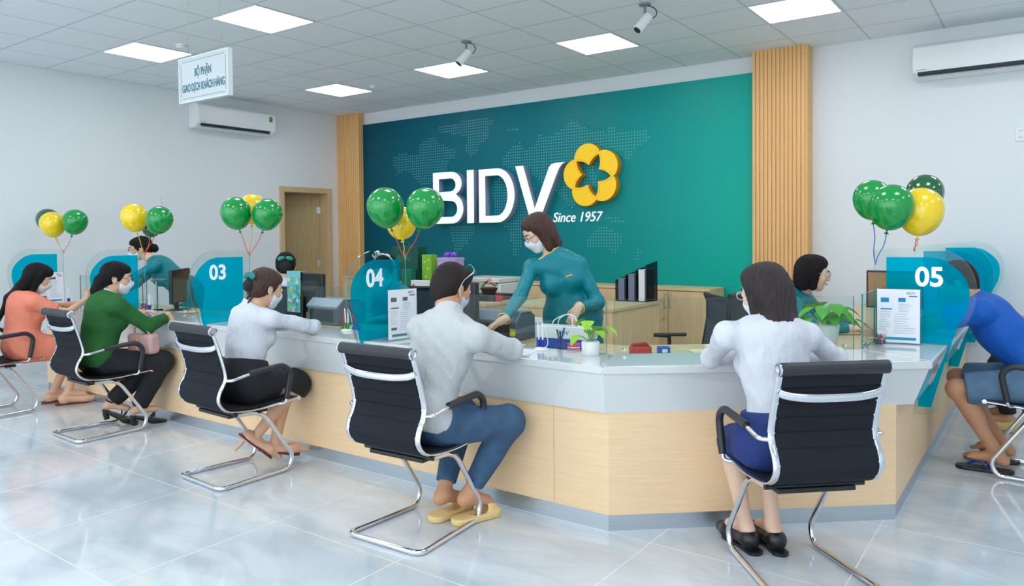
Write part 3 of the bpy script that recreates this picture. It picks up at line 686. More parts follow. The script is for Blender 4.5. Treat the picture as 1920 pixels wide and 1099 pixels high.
def person(J, label, head=(0, 10), fem=True, skin=SKIN, hs=1.0, bust=None, build=1.0, arms_h=(1, 1), hands=None, top=None, bottom=None, hair=None, mask=None, glasses=None, feet=None, h=.0062, extra=None, blush=True):
    root = empty('person', (float(J['pel'][0]), float(J['pel'][1]), 0), label, 'person')
    g = {k: np.array(v, float) for k, v in J.items()}
    up = unit(g['neck']-g['pel']); rt = g['shR']-g['shL']; rt = unit(rt-up*(rt@up)); fw = np.cross(up, rt); TR = np.stack([rt, fw, up], 1)
    HR = headR(*head); hc = g['head']; Hp = lambda x, y, z: hc+HR@(np.array((x, y, z))*hs)
    L = np.linalg.norm(g['neck']-g['pel']); fb = bust if bust is not None else (.055 if fem else 0)
    def torso(S, e=0, k=.06, low=True):
        T = lambda x, y, z: g['pel']+TR@np.array((x, y, z*L))
        b = build; wn = .88 if fem else 1.0
        if low: S.ell(T(0, -.005, .0), (.168*b+e, .118*b+e, .115+e), TR, k)
        S.ell(T(0, .0, .30), (.128*b*wn+e, .098*b+e, .14+e), TR, k)
        S.ell(T(0, .0, .62), (.150*b*wn+e, .106*b+e, .17+e), TR, k)
        sr = .042 if fem else .050; S.cap(g['shL'], g['shR'], sr+e, sr+e, k)
        S.ell(T(0, -.012, .84), (.135*b*wn+e, .078+e, .085+e), TR, k)
        if fb:
            for s_ in (-1, 1): S.ell(T(.070*s_, .078, .60), (.062+e, fb+e, .060+e), TR, .03)
        if not fem: S.ell(T(0, .04, .60), (.125*b+e, .075+e, .11+e), TR, k)
        for s_ in ('shL', 'shR'): S.cap(g['neck']-up*.022, g[s_]-up*.004, (.034 if fem else .042)+e*.8, (.036 if fem else .044)+e, .03)
    pts = np.array([v for k_, v in g.items() if len(v) == 3 and k_[:2] not in ('hd', 'pn', 'to')]); lo = pts.min(0)-.26; hi = pts.max(0)+.24; lo[2] = max(lo[2], -.012)
    # ---- body: one continuous skin surface
    S = SDF(lo, hi, .0052)
    torso(S, -.004); S.cap(g['neck']-up*.03, hc-HR[:, 2]*.045*hs-HR[:, 1]*.018*hs, (.050 if fem else .060), (.047 if fem else .057), .03)
    S.ell(Hp(0, -.012, .022), np.array((.073, .090, .090))*hs, HR, .02); S.ell(Hp(0, .030, -.050), np.array((.056, .055, .062))*hs, HR, .03)
    S.ell(Hp(0, .058, -.094), np.array((.022, .020, .018))*hs, HR, .02); S.ell(Hp(0, .060, .005), np.array((.056, .032, .055))*hs, HR, .03)
    if blush:
        for s_ in (-1, 1): S.ell(Hp(.036*s_, .062, -.030), np.array((.020, .020, .020))*hs, HR, .02); S.ell(Hp(.031*s_, .097, .004), np.array((.014, .010, .009))*hs, HR, .010, 's')
    S.cap(Hp(0, .088, .002), Hp(0, .104, -.028), .0065, .0100, .010); S.ell(Hp(0, .100, -.032), np.array((.015, .011, .008))*hs, HR, .008)
    S.cap(Hp(-.016, .084, -.060), Hp(.016, .084, -.060), .0075, .0075, .008)
    for s_ in (-1, 1): S.ell(Hp(.075*s_, -.006, -.012), np.array((.009, .018, .031))*hs, HR@np.array(Matrix.Rotation(.2, 3, 'X')), .006)
    ak = .90 if fem else 1.0
    for sd, q in (('L', 0), ('R', 1)):
        S.cap(g['sh'+sd], g['el'+sd], .041*ak*build, .035*ak, .03); S.cap(g['el'+sd], g['wr'+sd], .037*ak, .024*ak, .02)
        hd = g['wr'+sd]-g['el'+sd] if 'hd'+sd not in g else g['hd'+sd]; pn = g.get('pn'+sd, V3(0, 0, -1))
        kw = (hands or {}).get(sd, {}); add_hand(S, g['wr'+sd], hd, pn, 1 if sd == 'R' else -1, k=(.92 if fem else 1.04), **kw)
        S.cap(g['hip'+sd], g['kn'+sd], .078*build, .052*ak, .04); S.cap(g['kn'+sd], g['an'+sd], .050*ak, .034*ak, .03)
        sh = unit(g['an'+sd]-g['kn'+sd]); bk = unit(np.cross(sh, np.cross(unit(g['kn'+sd]-g['hip'+sd]), sh))+1e-6)
        S.ell(g['kn'+sd]+(g['an'+sd]-g['kn'+sd])*.32-bk*.016, (.046*ak, .046*ak, .10), np.array(Vector(sh).to_track_quat('Z', 'Y').to_matrix()), .03)
        t = unit(g['to'+sd]); an = g['an'+sd]; sd_ = unit(np.cross(t, (0, 0, 1)))
        # foot: heel, arch, ball, five toes
        hl = an-t*.028+V3(0, 0, -.032); fs0 = 1.0 if feet is None or feet.get('bare') else .8; S.ell(hl, (.027*fs0, .030*fs0, .032*fs0), None, .02); bl = an+t*.115+V3(0, 0, -.050)
        if abs(t[2]) > .15: bl = an+t*.12
        fs = 1.0 if feet is None or feet.get('bare') else .80; S.cap(hl, bl, .027*fs, .022*fs, .02, sq=(sd_, 1.15)); S.cap(an, bl, .033*ak*min(1, fs+.08), .020*fs, .02, sq=(sd_, 1.2))
        if feet is None or feet.get('bare'):
            for i_, (q_, l_) in enumerate(((-.030, .045), (-.013, .042), (.001, .037), (.014, .031), (.026, .024))):
                inner = q_*(1 if sd == 'L' else -1)*-1
                S.cap(bl+sd_*inner*.9, bl+sd_*inner+t*l_+V3(0, 0, -.003), .013 if i_ == 0 else .0095, .011 if i_ == 0 else .008, .006)
    S.build('body', skin, root)
    # ---- head details
    if not (mask == 2):
        for s_ in (-1, 1):
            e_ = MB(); e_.ball(Hp(.031*s_, .0865, .003), .0115*hs, 12, 0); e_.ball(Hp(.031*s_, .0935, .002), (.0062*hs,)*3, 10, 1); WP(e_.build('eye', [EYEW, EYED], root))
            b_ = MB().tube([Hp(.014*s_, .098, .022), Hp(.032*s_, .096, .029), Hp(.050*s_, .082, .024)], [.0022, .0032, .0015], 6); WP(b_.build('eyebrow', BROW, root))
    if mask is None:
        WP(MB().tube([Hp(-.020, .088, -.061), Hp(0, .0955, -.060), Hp(.020, .088, -.061)], [.002, .0055, .002], 8).build('lips', LIPS, root))
    else:
        M_ = SDF(hc-.17, hc+.17, .004)
        M_.ell(Hp(0, .030, -.050), np.array((.062, .064, .066))*hs, HR, .02); M_.ell(Hp(0, .076, -.040), np.array((.045, .038, .040))*hs, HR, .02); M_.cap(Hp(0, .092, .0), Hp(0, .106, -.030), .009, .013, .02); M_.ell(Hp(0, .062, -.092), np.array((.032, .028, .028))*hs, HR, .02)
        M_.cut(Hp(0, .030, 0), -HR[:, 1]); M_.cut(Hp(0, .09, -.005), HR@V3(0, .15, 1)); M_.cut(Hp(0, .03, -.108), HR@V3(0, -.6, -1))
        mk = M_.build('face_mask', mat('mask_blue', (196, 220, 238), .7) if mask == 'blue' else MASKM, root)
        for s_ in (-1, 1):
            WP(MB().tube(catmull([Hp(.056*s_, .036, -.020), Hp(.070*s_, .014, .006), Hp(.082*s_, -.014, .012), Hp(.084*s_, -.022, -.012), Hp(.076*s_, .0, -.044), Hp(.055*s_, .034, -.075)], 4), .0016, 5).build('mask_loop', MASKM, root))
    if glasses:
        gm = {'dark': RIM, 'clear': RIMC}[glasses] if isinstance(glasses, str) else glasses; zz = .002
        for s_ in (-1, 1):
            P_ = [Hp(.032*s_+.023*cos(a), .108-.10*abs(.032*s_+.023*cos(a))*.28, zz+.018*sin(a)) for a in np.linspace(0, 2*pi, 20)[:-1]]
            WP(MB().tube(P_, .0019, 6, closed=True).build('glasses_rim', gm, root))
            ln_ = MB(); ln_.raw([Hp(.032*s_, .1045, zz)]+P_, [(0, i+1, (i+1) % 19+1) for i in range(19)]); WP(ln_.build('glasses_lens', LENS, root))
            WP(MB().tube([Hp(.055*s_, .102, .006), Hp(.076*s_, .085, .008), Hp(.083*s_, -.005, .008), Hp(.081*s_, -.025, -.012)], .0018, 6).build('glasses_temple', gm, root))
        WP(MB().tube([Hp(-.010, .106, .004), Hp(0, .109, .008), Hp(.010, .106, .004)], .0016, 6).build('glasses_bridge', gm, root))
    # ---- hair
    if hair:
        kind, hm = hair[0], hair[1]; hx = 1.0
        S = SDF(hc-V3(.24, .24, .5 if kind == 'long' else .26), hc+.24, .0048)
        S.ell(Hp(0, -.018, .030), np.array((.086, .098, .094))*hs, HR, .02)
        if kind == 'short':
            S.ell(Hp(0, .045, .075), np.array((.066, .045, .038))*hs, HR, .03); S.ell(Hp(0, -.055, -.02), np.array((.076, .055, .065))*hs, HR, .03)
            S.ell(Hp(0, .085, -.035), np.array((.085, .060, .085))*hs, HR, .012, 's'); S.ell(Hp(0, -.062, -.060), np.array((.048, .030, .040))*hs, HR, .02); S.cut(Hp(0, -.02, -.098), HR@V3(0, .25, -1))
            for s_ in (-1, 1): S.ell(Hp(.088*s_, .012, -.034), np.array((.024, .040, .046))*hs, HR, .012, 's')
        elif kind == 'bob':
            q = hair[2] if len(hair) > 2 else .135
            S.ell(Hp(0, .030, .070), np.array((.070, .052, .046))*hs, HR, .03)
            S.ell(Hp(0, -.040, -.030), np.array((.088, .068, .085))*hs, HR, .03)
            for s_ in (-1, 1): S.cap(Hp(.060*s_, .006, .03), Hp(.066*s_, .010, -q+.03), .028, .024, .03); S.cap(Hp(.045*s_, -.052, .0), Hp(.050*s_, -.055, -q+.03), .044, .036, .03)
            S.cap(Hp(0, -.06, 0), Hp(0, -.07, -q+.03), .045, .036, .03)
            S.ell(Hp(.008, .100, -.028), np.array((.060, .072, .094))*hs, HR, .010, 's'); S.cap(Hp(0, .01, -.085), Hp(0, .0, -.2), .050, .055, .01, 's')
            S.cut(Hp(0, 0, -q), HR@V3(0, .12, -1)*1.0)
        elif kind == 'long':
            S.ell(Hp(0, .035, .070), np.array((.074, .058, .044))*hs, HR, .03)
            P_ = [Hp(0, -.05, 0), Hp(0, -.075, -.10), hair[2][0], hair[2][1]]
            for o_ in (-.045, 0, .045):
                S.chain([P_[0]+HR[:, 0]*o_, P_[1]+HR[:, 0]*o_*1.2, np.array(P_[2])+HR[:, 0]*o_*1.0, np.array(P_[3])+HR[:, 0]*o_*.4], [.05, .040, .030, .008], .03)
            for s_ in (-1, 1): S.cap(Hp(.064*s_, .008, .03), Hp(.070*s_, .004, -.15), .030, .022, .03)
            S.ell(Hp(0, .098, -.045), np.array((.058, .072, .088))*hs, HR, .010, 's'); S.cap(Hp(0, .03, -.075), Hp(0, .05, -.2), .045, .060, .01, 's')
        elif kind in ('bun', 'pony', 'back'):
            S.ell(Hp(0, .040, .068), np.array((.064, .046, .034))*hs, HR, .03); S.ell(Hp(0, -.055, -.015), np.array((.074, .050, .060))*hs, HR, .03)
            S.ell(Hp(0, .082, -.035), np.array((.086, .056, .082))*hs, HR, .010, 's'); S.cut(Hp(0, -.03, -.075), HR@V3(0, .2, -1))
            for s_ in (-1, 1): S.ell(Hp(.090*s_, .008, -.040), np.array((.024, .040, .052))*hs, HR, .010, 's')
            if kind == 'bun': S.ell(Hp(*hair[2]), (.044, .038, .042), HR, .010)
            if kind == 'pony': S.chain([np.array(p) for p in hair[2]], hair[3], .02)
        # strands
        X, Y, Z = S.ax[0][:, None, None]-hc[0], S.ax[1][None, :, None]-hc[1], S.ax[2][None, None, :]-hc[2]
        u_ = X*HR[0, 0]+Y*HR[1, 0]+Z*HR[2, 0]; v_ = X*HR[0, 1]+Y*HR[1, 1]+Z*HR[2, 1]; a_ = np.arctan2(u_, v_+.02)
        if kind == 'short': S.a += .0022*np.sin(X*310+5*np.sin(Z*60))*np.sin(Y*290+4*np.sin(X*70))*np.sin(Z*260+3*np.sin(Y*80))
        else: S.a += .0022*np.sin(a_*30+6*np.sin(Z*14)+3*np.sin(a_*5))+.0014*np.sin(a_*67+Z*20+4*np.sin(Z*30))
        S.build('hair', hm, root)
    # ---- top
    if top:
        m_, slv = top['mat'], top.get('sleeve', 1.0); e = top.get('e', .013); lo2 = lo.copy(); S = SDF(lo2, hi, h)
        torso(S, e); 
        if top.get('tunic'): top['tunic'](S, g, TR)
        for sd in 'LR':
            a, b, c = g['sh'+sd], g['el'+sd], g['wr'+sd]; ea = e*.85
            if slv < .6: b2 = a+(b-a)*slv*1.7; S.cap(a, b2, .048*ak*build+ea, .046*ak+ea, .035); S.cut(a+(b-a)*(slv*1.7-.02), b-a, .10)
            else:
                S.cap(a, b, .043*ak*build+ea, .037*ak+ea, .03); c2 = b+(c-b)*min(1, (slv-.5)*2); S.cap(b, c2, .038*ak+ea, .027*ak+ea*.8, .02); S.cut(c2-unit(c-b)*.012, c-b, .06)
        S.folds(top.get('fold', .0034), top.get('ff', 30), seed=int(abs(J['pel'][0]*100)))
        if top.get('collar', 1): S.cap(g['neck']-up*.02, g['neck']+up*.035+unit(hc-g['neck'])*.01, .066 if fem else .073, .058 if fem else .066, .015)
        nd = unit(hc-g['neck']-HR[:, 2]*.04*0); S.cut(g['neck']+nd*top.get('ch', .028), nd*1.0, .105)
        if top.get('hem') is not None: S.cut(g['pel']+up*top['hem'], -up, .32)
        if top.get('keep_arms'): pass
        t_o = S.build('blouse' if fem else 'shirt', m_, root, smooth=2)
        t_o.name = top.get('name', t_o.name)
    # ---- bottom
    if bottom:
        S = SDF(lo, hi, h); ty = bottom['type']; e = bottom.get('e', .012); ew = bottom.get('ew', e)
        S.ell(g['pel'], (.166*build+ew, .116*build+ew, .114+ew), TR, .04)
        S.ell(g['pel']+up*.08, (.134*build+ew, .102*build+ew, .10+ew), TR, .05)
        for sd in 'LR':
            hp_, kn, an = g['hip'+sd], g['kn'+sd], g['an'+sd]
            if ty == 'trousers': S.cap(hp_, kn, .082*build+e, .067+e, .05); S.cap(kn, an+(kn-an)*bottom.get('cuff', .05), .066+e, bottom.get('cr', .050), .03); S.cut(an+(kn-an)*(bottom.get('cuff', .05)+.03), an-kn, .11)
            elif ty == 'shorts': kk = hp_+(kn-hp_)*bottom.get('len', .95); S.cap(hp_, kk, .086*build+e, .074+e, .05); S.cut(hp_+(kn-hp_)*(bottom.get('len', .95)), kn-hp_, .14)
            elif ty == 'skirt':
                kk = hp_+(kn-hp_)*min(1, bottom.get('len', .95)); S.cap(hp_, kk, .082*build+e, .062+e, .06)
                if bottom.get('len', 1) > 1: S.cap(kn, kn+(an-kn)*(bottom['len']-1), .064+e, .070+e, .04)
        if ty == 'skirt':
            ln_ = min(1, bottom.get('len', .95)); a1 = g['hipL']+(g['knL']-g['hipL'])*ln_; b1 = g['hipR']+(g['knR']-g['hipR'])*ln_
            for t_ in (.25, .5, .75): S.cap((g['hipL']*(1-t_)+g['hipR']*t_), a1*(1-t_)+b1*t_, .078+e, .058+e, .05)
            if bottom.get('len', 1) > 1:
                q_ = bottom['len']-1; a2 = g['knL']+(g['anL']-g['knL'])*q_; b2 = g['knR']+(g['anR']-g['knR'])*q_
                for t_ in (.25, .5, .75): S.cap(a1*(1-t_)+b1*t_, a2*(1-t_)+b2*t_, .066+e, .068+e, .04)
                S.cut((a2+b2)/2, ((a2+b2)-(a1+b1)), .22)
            else: S.cut((a1+b1)/2, (a1+b1)-(g['hipL']+g['hipR']), .25)
        S.folds(bottom.get('fold', .0025), 30, seed=3+int(abs(J['pel'][1]*100)))
        if not bottom.get('nocut'): S.cut(g['pel']+up*bottom.get('waist', .13), up, .23)
        S.build(bottom.get('name', ty), bottom['mat'], root, smooth=2)
    if extra: extra(root, g, HR, Hp, TR)
    return root
def shiftJ(J, dx): return {k: (v if k[:2] in ('hd', 'pn', 'to') else (v[0]+dx, v[1], v[2])) for k, v in J.items()}
def local(x, y, yaw, z=0):
    c, s_ = cos(RAD(yaw)), sin(RAD(yaw)); return lambda r, f, u: V3(x+r*c-f*s_, y+r*s_+f*c, z+u)
def shoe(root, an, t, m, kind='flat', sole=None, heel=0, name='shoe', hm=None):
    """closed or open shoe built around a foot"""
    flat_ = kind == 'flat'
    if flat_: t = V3(t[0], t[1], 0); an = V3(an[0], an[1], .088)
    t = unit(t); sd_ = unit(np.cross(t, (0, 0, 1))); R_ = np.stack([sd_, t, np.cross(sd_, t)], 1); up_ = R_[:, 2]
    hl = an-t*.030+V3(0, 0, -.036); bl = an+t*.115+V3(0, 0, -.054)
    if abs(t[2]) > .15: bl = an+t*.12; hl = an-t*.035-up_*.02
    tip = bl+t*(.085 if kind == 'pump' else .060)
    S = SDF(np.minimum(np.minimum(hl, tip), an)-.09, np.maximum(np.maximum(hl, tip), an)+.09, .0042)
    S.ell(hl, (.036, .040, .040), R_, .02); S.cap(hl, bl, .033, .036, .03, sq=(sd_, 1.12)); S.cap(bl, tip, .034, .018 if kind == 'pump' else .026, .02, sq=(sd_, 1.25))
    if kind != 'slipper':
        S.cap(an+up_*.05-t*.01, an+t*.055+up_*.01, .036, .030, .01, 's'); S.cap(an+t*.03+up_*.02, bl+t*-.01+up_*.035, .030, .024, .01, 's')
        S.cap(an-t*.01+up_*.0, an+t*.04-up_*.0, .028, .026, .01, 's')
    else:
        S.box(hl+up_*.042-t*.0, (.08, .085, .045), R_, .01, .01, 's')
    if flat_: S.cap(hl, V3(hl[0], hl[1], .02), .034, .032, .01); S.cut(V3(bl[0], bl[1], .003), (0, 0, -1))
    else: S.cut(bl-up_*.032, -up_)
    o = S.build(name, m, root)
    so = MB(); prof = [(-.034, -.02), (-.030, -.05), (0, -.066), (.030, -.05), (.034, -.02), (.030, .06), (.040, .12), (.036, .16), (.012, .195 if kind == 'pump' else .18), (-.012, .195 if kind == 'pump' else .18), (-.036, .16), (-.040, .12), (-.030, .06)]
    base = bl-t*.145-up_*.032
    if flat_: base[2] = .011
    if sole is not None:
        so.prism([(float(p[0]), float(p[1])) for p in catmull([(a, b, 0) for a, b in prof], 3, closed=True)], (base, sd_, t, up_), -.010, .004); WP(so.build('sole', sole, root, angle=30))
    if heel:
        b_ = hl-up_*.03-t*.01; WP(MB().tube([b_, b_+(-up_)*heel*.5+t*.003, b_+(-up_)*heel], [.018, .011, .009] if kind == 'pump' else [.022, .019, .018], 10).build('heel', hm or m, root))
    return o
# ------------------------------------------------------------------ people
M = dict(
 teal=mat('silk_teal', (0, 128, 142), .42, spec=.35, bump=(9, .7, (1, 1, .6), .03)), white=mat('cotton_white', (216, 219, 228), .8, spec=.2, bump=(9, 1.0, (1, 1, .6), .035)), grey=mat('linen_grey', (198, 202, 204), .9, spec=.2, bump=(9, 1.0, (1, 1, .6), .04)),
 coral=mat('coral_crepe', (236, 138, 112), .75, bump=(10, .8, (1, 1, .6), .03)), green=mat('green_wool', (30, 96, 40), .85, bump=(9, .7, (1, 1, .6), .03), noise=(120, .25)), black=mat('black_cloth', (24, 26, 32), .8),
 navy=mat('navy_cloth', (28, 52, 118), .75, bump=(10, .7, (1, 1, .6), .02)), denim=mat('denim', (96, 126, 154), .85, bump=(14, .7, (1, 1, 1), .02), noise=(18, .32)), denimd=mat('denim_dark', (58, 90, 122), .85, bump=(14, .8, (1, 1, 1), .025), noise=(14, .3)),
 blue=mat('polo_blue', (0, 92, 190), .7, bump=(9, .8, (1, 1, .6), .03)), nude=mat('nude_leather', (232, 182, 152), .35), blk=mat('black_shoe', (26, 28, 32), .35), vest=mat('vest_dark', (30, 40, 60), .8),
 foam=mat('slipper_foam', (238, 206, 142), .5), gold=mat('gold_trim', (240, 186, 60), .5), sole=mat('sole_maroon', (104, 40, 42), .5), lt=mat('light_blue_cloth', (60, 150, 210), .8))
# man in grey at station 04
def x_man(root, g, HR, Hp, TR):
    for sd in 'LR': 
        an, t = g['an'+sd], unit(g['to'+sd]*(1, 1, 0)); b = an+t*.04; b[2] = .0; sd_ = unit(np.cross(t, (0, 0, 1))); R_ = np.stack([sd_, t, V3(0, 0, 1)], 1)
        S = SDF(b-(.2, .2, .01), b+(.2, .2, .12), .0045); S.cap(b-t*.085+V3(0, 0, .022), b+t*.09+V3(0, 0, .022), .047, .050, .02); S.cut(b+V3(0, 0, .034), (0, 0, 1)); S.cut(b+V3(0, 0, .002), (0, 0, -1))
        S.cap(b+t*.10+V3(0, 0, .03), b+t*.075+V3(0, 0, .045), .046, .044, .02); S.cap(b+t*.0+V3(0, 0, .055), b+t*.11+V3(0, 0, .04), .030, .034, .01, 's')
        S.box(b+t*.135+V3(0, 0, .062), (.028, .004, .02), R_, .002, .002, 's'); S.cut(b+V3(0, 0, .001), (0, 0, -1)); S.build('slipper', M['foam'], root)
person(dict(pel=(-2.37, 2.60, .53), neck=(-2.345, 2.75, 1.005), head=(-2.395, 2.84, 1.128), shL=(-2.53, 2.76, .925), shR=(-2.165, 2.73, .905), elR=(-2.135, 2.98, .822), wrR=(-2.38, 3.15, .808), elL=(-2.73, 2.98, .825), wrL=(-2.66, 3.19, .835), hdL=(.2, 1, .15), hdR=(-.8, .6, 0),
    hipL=(-2.47, 2.62, .50), hipR=(-2.27, 2.62, .50), knL=(-2.45, 2.97, .47), knR=(-2.13, 2.94, .475), anL=(-2.395, 2.76, .125), anR=(-2.265, 2.79, .135), toL=(.1, 1, -.42), toR=(.3, 1, -.50)),
    'man in a pale grey long-sleeved shirt and jeans in the middle of the counter', head=(-8, 20), fem=False, skin=SKIN2, mask='blue', hair=('short', mat('hair_short', (40, 33, 32), .6, spec=.2, noise=(60, .6))),
    top=dict(mat=M['grey'], hem=-.055, sleeve=.97, fold=.0068, ff=23, e=.017), bottom=dict(type='trousers', mat=M['denimd'], nocut=1, ew=.002, name='jeans', cuff=.10), extra=x_man)
# woman in white shirt at station 03
def x_w03(root, g, HR, Hp, TR):
    S = SDF(Hp(0, -.12, .04)-.09, Hp(0, -.12, .04)+.09, .005)
    for s_ in (-1, 1): S.ell(Hp(.034*s_, -.118, .052), (.034, .013, .022), HR@np.array(Matrix.Rotation(.35*s_, 3, 'Y')), .004)
    S.ell(Hp(0, -.12, .05), (.012, .014, .012), HR, .004); S.build('hair_bow', mat('bow_teal', (0, 120, 118), .5), root)
    S = SDF(Hp(0, -.11, -.01)-.08, Hp(0, -.11, -.01)+.08, .005); S.ell(Hp(0, -.112, -.005), (.042, .030, .040), HR, .01); S.build('bun_net', mat('net_black', (26, 26, 34), .7, bump=(200, .8)), root)
    for a, b, c in ((-.02, -.10, -.11), (.015, -.105, -.13)): WP(MB().tube(catmull([Hp(a, -.08, -.06), Hp(a*1.5, b, c), Hp(a*2.2, b-.01, c-.05)], 4), [.007]*8+[.003], 6).build('loose_strand', HAIRBR, root))
    shoe(root, g['anL'], g['toL'], M['nude'], 'pump', sole=M['sole']); shoe(root, g['anR'], g['toR'], M['nude'], 'pump', sole=M['sole'], heel=.075)
person(dict(pel=(-3.86, 2.65, .53), neck=(-3.905, 2.755, .965), head=(-3.87, 2.83, 1.075), shL=(-4.07, 2.79, .905), shR=(-3.74, 2.77, .90), elR=(-3.67, 3.03, .83), wrR=(-3.90, 3.19, .815), elL=(-4.20, 3.03, .83), wrL=(-4.03, 3.22, .815), hdR=(-1, .35, 0), hdL=(.9, .4, 0),
    hipL=(-3.95, 2.67, .50), hipR=(-3.77, 2.67, .50), knR=(-3.78, 2.98, .465), knL=(-3.89, 3.0, .465), anR=(-3.885, 2.745, .175), anL=(-3.85, 2.86, .105), toR=(.25, .75, -.75), toL=(.35, .95, -.28)),
    'woman in a white long-sleeved blouse and black pencil skirt with hair in a netted bun', head=(-8, 14), mask='white', hair=('back', HAIRBR),
    top=dict(mat=M['white'], hem=.05, sleeve=.98, fold=.0068, ff=23, e=.011, ch=.02), bottom=dict(type='skirt', ew=.026, len=1.14, mat=M['black'], waist=.13, name='pencil_skirt'), extra=x_w03, feet={'shoe': 1})
# woman in green jacket at station 02
def x_green(root, g, HR, Hp, TR):
    for sd in 'LR':
        an, t = g['an'+sd], unit(g['to'+sd]); sd_ = unit(np.cross(t, (0, 0, 1))); up_ = np.cross(sd_, t); hl = an-t*.03-V3(0, 0, .05); bl = an+t*.115-V3(0, 0, .066)
        S = SDF(np.minimum(hl, bl)-.13, np.maximum(hl, bl)+.13, .0045); S.cap(hl-up_*.014, bl-up_*.012, .026, .034, .02, sq=(sd_, 1.2)); S.cap(bl-up_*.012, bl+t*.06-up_*.010, .036, .03, .02, sq=(sd_, 1.2)); S.cut(bl-up_*.004, up_, 9)
        S.build('sandal_sole', M['blk'], root); WP(MB().tube([hl-up_*.02, hl-up_*.02-V3(0, 0, 1)*.035, V3(hl[0], hl[1], max(.003, hl[2]-.085))], [.024, .021, .019], 12).build('block_heel', M['blk'], root))
        WP(MB().tube([an+t*.0+V3(0, 0, .01)+(.036*cos(a))*sd_+.034*sin(a)*t for a in np.linspace(0, 2*pi, 16)[:-1]], .006, 6, closed=True).build('ankle_strap', M['blk'], root))
        WP(MB().tube([bl+sd_*.034*cos(a)+up_*.030*sin(a)-t*.02 for a in np.linspace(0, pi, 10)], .008, 6, flat=(2, .6)).build('toe_strap', M['blk'], root))
    WP(MB().ball(g['wrR']+V3(.02, -.012, .02), (.010, .006, .010)).build('cuff_button', M['gold'], root))
    S = SDF(g['neck']-.1, g['neck']+.12, .005); S.cap(g['neck']-V3(0, 0, .02), g['neck']+V3(-.01, .01, .04), .062, .055, .01); S.cut(g['neck']+V3(0, 0, .036), g['head']-g['neck']); S.build('blouse_collar', M['white'], root)
person(dict(pel=(-5.52, 2.60, .535), neck=(-5.55, 2.70, .975), head=(-5.56, 2.775, 1.095), shL=(-5.72, 2.74, .92), shR=(-5.38, 2.69, .905), elR=(-5.32, 2.88, .745), wrR=(-5.33, 3.045, .80), elL=(-5.88, 2.84, .745), wrL=(-5.78, 3.06, .805), hdR=(.35, .25, -.75), hdL=(.7, .7, 0), pnR=(-.2, -1, -.3),
    hipL=(-5.62, 2.62, .50), hipR=(-5.42, 2.62, .50), knR=(-5.30, 2.97, .475), knL=(-5.46, 3.0, .47), anR=(-5.47, 2.87, .135), anL=(-5.63, 2.75, .17), toR=(.35, .9, -.25), toL=(.55, .8, -.45)),
    'woman in a green jacket and black trousers with a low ponytail and block heels', head=(-30, 8), mask='white', glasses='dark', hair=('pony', HAIRB, [(-5.56, 2.71, 1.12), (-5.565, 2.665, 1.08), (-5.565, 2.635, 1.01), (-5.57, 2.625, .94)], [.04, .042, .040, .012]),
    top=dict(mat=M['green'], hem=-.075, sleeve=.95, fold=.0022, e=.022, ch=.012, name='jacket'), bottom=dict(type='trousers', mat=M['black'], nocut=1, ew=.002, cuff=.02, cr=.062), extra=x_green, hands=dict(R=dict(curl=.25)), feet={'shoe': 1})
# woman in coral dress at station 01
def x_coral(root, g, HR, Hp, TR):
    for sd in 'LR':
        shoe(root, g['an'+sd], g['to'+sd], M['nude'], 'flat', sole=M['sole']); t = unit(g['to'+sd]); c = g['an'+sd]+t*.155+V3(0, 0, -.035)
        WP(MB().ball(c+V3(.012, 0, 0), (.016, .008, .009)).ball(c-V3(.012, 0, 0), (.016, .008, .009)).build('shoe_bow', M['nude'], root))
    WP(MB().tube([g['wrR']+V3(.0, .075, -.02), g['wrR']+V3(.03, .10, .075)], .004, 8).build('pen', mat('pen_blue', (30, 60, 160), .3), root))
person(dict(pel=(-6.76, 2.60, .535), neck=(-6.83, 2.66, .935), head=(-6.80, 2.745, 1.065), shL=(-7.0, 2.73, .885), shR=(-6.65, 2.66, .875), elR=(-6.55, 2.86, .775), wrR=(-6.64, 3.06, .875), elL=(-7.03, 2.96, .80), wrL=(-6.83, 3.12, .825), hdR=(-.2, .5, .55), hdL=(.8, .5, 0), pnR=(-1, .2, 0),
    hipL=(-6.86, 2.62, .50), hipR=(-6.68, 2.62, .50), knR=(-6.60, 2.97, .47), knL=(-6.76, 3.0, .47), anR=(-6.655, 2.90, .10), anL=(-6.84, 2.87, .10), toR=(.35, .95, -.22), toL=(.35, .95, -.22)),
    'woman in a coral short-sleeved dress with long straight dark hair', head=(-22, 22), mask='white', hair=('long', HAIRB, ((-6.98, 2.60, .90), (-6.99, 2.52, .72))), hands=dict(R=dict(curl=.8)),
    top=dict(mat=M['coral'], hem=0, sleeve=.42, e=.016, ch=.012, name='dress_bodice'), bottom=dict(type='skirt', len=1.08, mat=M['coral'], waist=.10, name='dress_skirt', e=.02), extra=x_coral, feet={'shoe': 1}, build=1.06)
